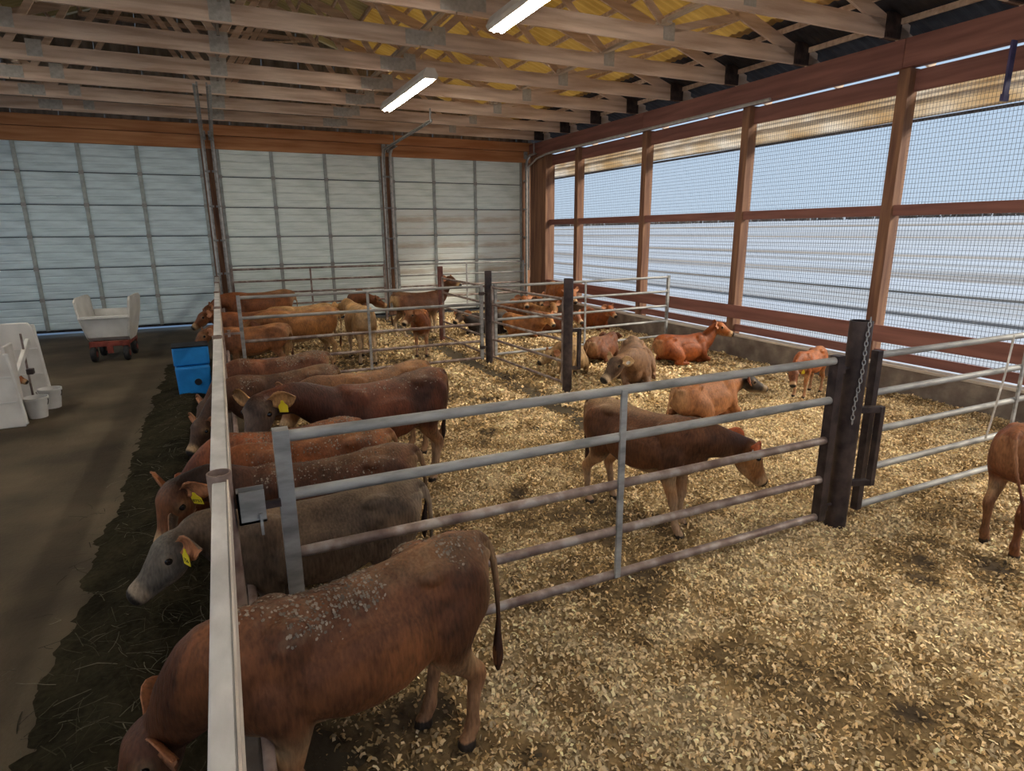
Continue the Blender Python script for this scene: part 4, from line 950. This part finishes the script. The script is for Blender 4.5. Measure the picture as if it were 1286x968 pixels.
calf('brown calf just past the middle gate looking over the blue box', (.40, 10.82), 182, coat((.28, .125, .06), dark=(.12, .05, .03), seed=31, mottle=.35, face=(.20, .09, .045), muzzle=1.0), .93, FEED, small=True, neck=[(.66, 0, .92), (.76, .02, .90)], head=(.72, .3, -.5))
calf('tan calf with pale belly, its side turned behind the middle gate', (1.25, 11.38), 192, coat((.34, .165, .065), dark=(.12, .055, .03), seed=37, mottle=.3, shoulder=.6, belly=1, leg=(.42, .26, .13), rump=.6), 1.08, FEED, [(-1, 'tag_yellow', '')], small=True, neck=[(.68, 0, .86), (.86, 0, .78)], head=(.7, .2, -.6), steps=(0, .05, .0, .1))
calf('brown calf at the rail beyond the tan one, its ears past the rail', (.46, 12.55), 181, coat((.22, .085, .04), seed=41), 1.0, FEED, small=True, neck=[(.66, 0, .92), (.78, 0, .95)], head=(.75, .2, -.5))
calf('large russet calf at the far end of the feed rail', (.75, 14.5), 184, coat((.22, .085, .035), dark=(.09, .035, .02), seed=43, stripe=.3, rump=.6), 1.17, FEED, small=True, neck=[(.68, 0, .84), (.86, 0, .72)], head=(.7, 0, -.6))
calf('pale fawn calf half hidden behind the tan ones at the far feed rail', (1.50, 13.35), 186, coat((.42, .27, .15), dark=(.25, .15, .08), seed=47, rump=1), .98, None, small=True, neck=[(.68, 0, .86), (.84, 0, .72)], head=(.7, 0, -.6))
calf('brown calf by the back doors turning its head to its flank', (2.85, 14.7), 250, coat((.21, .085, .038), dark=(.10, .04, .02), seed=53), 1.08, None, small=True, neck=[(.64, .22, .92), (.56, .42, .86)], head=(-.5, .75, -.35), yaw_body=.12)
calf('cream calf seen from behind, standing past the middle gate', (2.28, 11.65), 92, coat((.46, .30, .165), dark=(.30, .17, .085), pale=(.60, .48, .35), seed=59, mottle=.3, rump=.5, leg=(.55, .43, .31), sock=.6), 1.10, None, small=True, neck=[(.66, .05, .92), (.84, .10, .86)], head=(.8, .3, -.5), steps=(0, 0, .04, -.05))
calf('small orange calf facing the camera with a blazed face behind the middle gate', (3.50, 11.72), 252, coat((.30, .115, .045), dark=(.16, .055, .025), pale=(.62, .50, .38), seed=61, face=(.19, .085, .04), muzzle=1, sock=.5), .88, None, small=True, neck=[(.66, -.10, .96), (.72, -.16, 1.02)], head=(.62, -.55, -.5))
calf('dark brown calf with perked ears standing behind the brown post', (4.15, 14.15), 6, coat((.13, .058, .032), dark=(.055, .025, .016), pale=(.50, .36, .22), seed=67, mottle=.5, rump=.9, leg=(.40, .27, .17), sock=.8, ear=(.30, .16, .08)), 1.08, None, small=True, neck=[(.66, -.05, 1.05), (.72, -.10, 1.22)], head=(.55, -.8, -.25), steps=(0, 0, -.06, .06))
calf('brown calf grazing behind the foreground gate, side on with a white ear tag', (3.06, 3.98), -73, coat((.165, .072, .036), dark=(.055, .026, .016), pale=(.55, .40, .27), seed=71, mottle=.55, shoulder=.5, stripe=.5, belly=.9, face=(.34, .165, .075), neckdark=.15, ear=(.36, .10, .045), earin=(.34, .07, .035), muzzle=.9, leg=(.36, .19, .10), sock=.45), 1.0, None,
     [(-1, 'tag_white', '')], head_s=1.13, neck=[(.64, .17, .80), (.70, .43, .71)], head=(.36, .50, -.78), yaw_body=.2, steps=(0, .10, .05, -.05), tail=.1, voxel=.0125)
calf('bright red calf lying by the curb and looking right', (7.55, 8.72), -4, coat(RED, dark=(.12, .035, .015), seed=73, mottle=.3, face=(.32, .115, .04), muzzle=.9, stripe=0), 1.0, None, [(1, 'tag_yellow', '')], lie=True, neck=[(.66, 0, .98), (.76, 0, 1.08)], head=(.80, -.50, -.32))
calf('greyish tan calf lying with its head low to the left beside the mid pen post', (5.95, 7.98), 238, coat((.27, .17, .115), dark=(.11, .062, .042), pale=(.56, .46, .36), seed=79, mottle=.5, shoulder=.5, face=(.085, .056, .042), ear=(.30, .18, .11), earin=(.60, .45, .30), muzzle=.7, neckdark=.0), 1.15, None, [(1, 'tag_white', '')], lie=True, neck=[(.66, -.12, .90), (.78, -.26, .86)], head=(.50, -.58, -.50), yaw_body=-.15)
calf('cream calf lying curled behind the mid pen post', (5.45, 9.05), 62, coat((.46, .33, .20), dark=(.24, .13, .06), pale=(.60, .48, .33), seed=83, mottle=.35), .95, None, lie=True, neck=[(.62, .2, .80), (.56, .40, .66)], head=(-.5, .7, -.3))
calf('brown calf lying down behind the cream one in mid pen', (6.35, 9.55), 30, coat((.15, .062, .034), dark=(.06, .03, .02), seed=85, mottle=.5), .9, None, lie=True, neck=[(.62, .1, .84), (.74, .16, .82)], head=(.8, .3, -.4))
calf('tan calf with a black neck and face lying behind the gate calf', (5.50, 5.85), 8, coat((.33, .155, .08), dark=(.016, .012, .011), pale=(.62, .48, .34), seed=89, mottle=.05, shoulder=.0, neckdark=1.0, face=(.030, .022, .019), ear=(.32, .13, .09), muzzle=.35, stripe=.0), 1.0, None, lie=True, neck=[(.68, 0, .84), (.80, 0, .83)], head=(.84, -.42, -.24), yaw_body=0)
calf('small red calf with yellow tag stooping beyond the gate hinge end', (7.72, 6.10), 196, coat((.30, .10, .035), dark=(.15, .045, .02), seed=97, mottle=.3, face=(.16, .065, .035), sock=.3, leg=(.36, .15, .06)), .70, None, [(1, 'tag_yellow', '')], neck=[(.68, .02, .78), (.84, .04, .66)], head=(.55, .30, -.70))
calf('reddish calf cut off by the right edge of the photo', (5.58, 2.28), 6, coat((.26, .095, .05), dark=(.12, .045, .028), seed=101, mottle=.3, rump=.25, sock=0, leg=(.17, .075, .04)), 1.0, None, neck=[(.68, 0, .9), (.84, 0, .9)], head=(.8, 0, -.5), steps=(0, 0, .0, -.10), tail=-.6)
far = dict(small=True, lie=True)
calf('orange calf lying in front of the resting group, facing the camera', (6.30, 12.85), -62, coat((.31, .135, .05), dark=(.14, .06, .03), seed=103, face=(.38, .19, .085), ear=(.40, .13, .08)), .95, REST, neck=[(.66, 0, .92), (.74, 0, 1.0)], head=(.72, -.25, -.45), **far)
calf('chestnut calf with a pale blaze lying right of the front resting calf', (7.05, 12.95), -50, coat((.18, .07, .04), dark=(.08, .035, .02), pale=(.60, .45, .33), seed=107, face=(.20, .085, .05), muzzle=1), .92, REST, neck=[(.66, 0, .90), (.74, 0, .96)], head=(.7, -.4, -.45), **far)
calf('black calf lying beside the middle dark post', (5.75, 13.6), 195, coat((.030, .022, .020), dark=(.012, .01, .01), seed=109, face=(.05, .03, .02)), 1.0, REST, neck=[(.66, 0, .92), (.78, 0, .98)], head=(.8, .3, -.35), **far)
calf('fawn calf lying at the middle of the resting group', (7.35, 14.1), -85, coat((.34, .18, .08), dark=(.16, .075, .035), pale=(.58, .42, .28), seed=113), .95, REST, neck=[(.66, 0, .95), (.74, 0, 1.04)], head=(.7, -.2, -.5), **far)
calf('brown calf lying at the left back of the resting group', (6.75, 14.75), -75, coat((.25, .10, .045), seed=127, face=(.26, .11, .05), pale=(.56, .42, .3)), .98, REST, neck=[(.66, 0, 1.0), (.74, 0, 1.14)], head=(.7, -.3, -.4), **far)
calf('russet calf with white muzzle lying at the back of the resting group', (7.45, 15.2), -80, coat((.26, .10, .04), seed=131, face=(.28, .11, .045), pale=(.66, .52, .38), muzzle=1), .98, REST, neck=[(.66, 0, 1.0), (.74, 0, 1.16)], head=(.7, -.1, -.5), **far)
calf('bright russet calf standing over the resting group by the corner post', (8.15, 14.5), -104, coat((.32, .12, .04), dark=(.16, .06, .03), seed=137, stripe=.3), 1.05, None, small=True, neck=[(.66, .08, .92), (.80, .14, .84)], head=(.65, .2, -.65))
calf('red calf lying against the curb under the screened wall', (8.45, 13.1), -92, coat((.30, .095, .035), seed=139, face=(.30, .10, .04)), .92, REST, neck=[(.66, 0, .96), (.74, 0, 1.08)], head=(.7, .2, -.45), **far)
calf('orange calf peering out of the white pen at the left edge', (-3.30, 10.38), -4, coat((.34, .12, .045), seed=149, face=(.32, .12, .05)), .66, None, neck=[(.66, 0, .88), (.78, 0, .86)], head=(.8, .0, -.45), small=True)
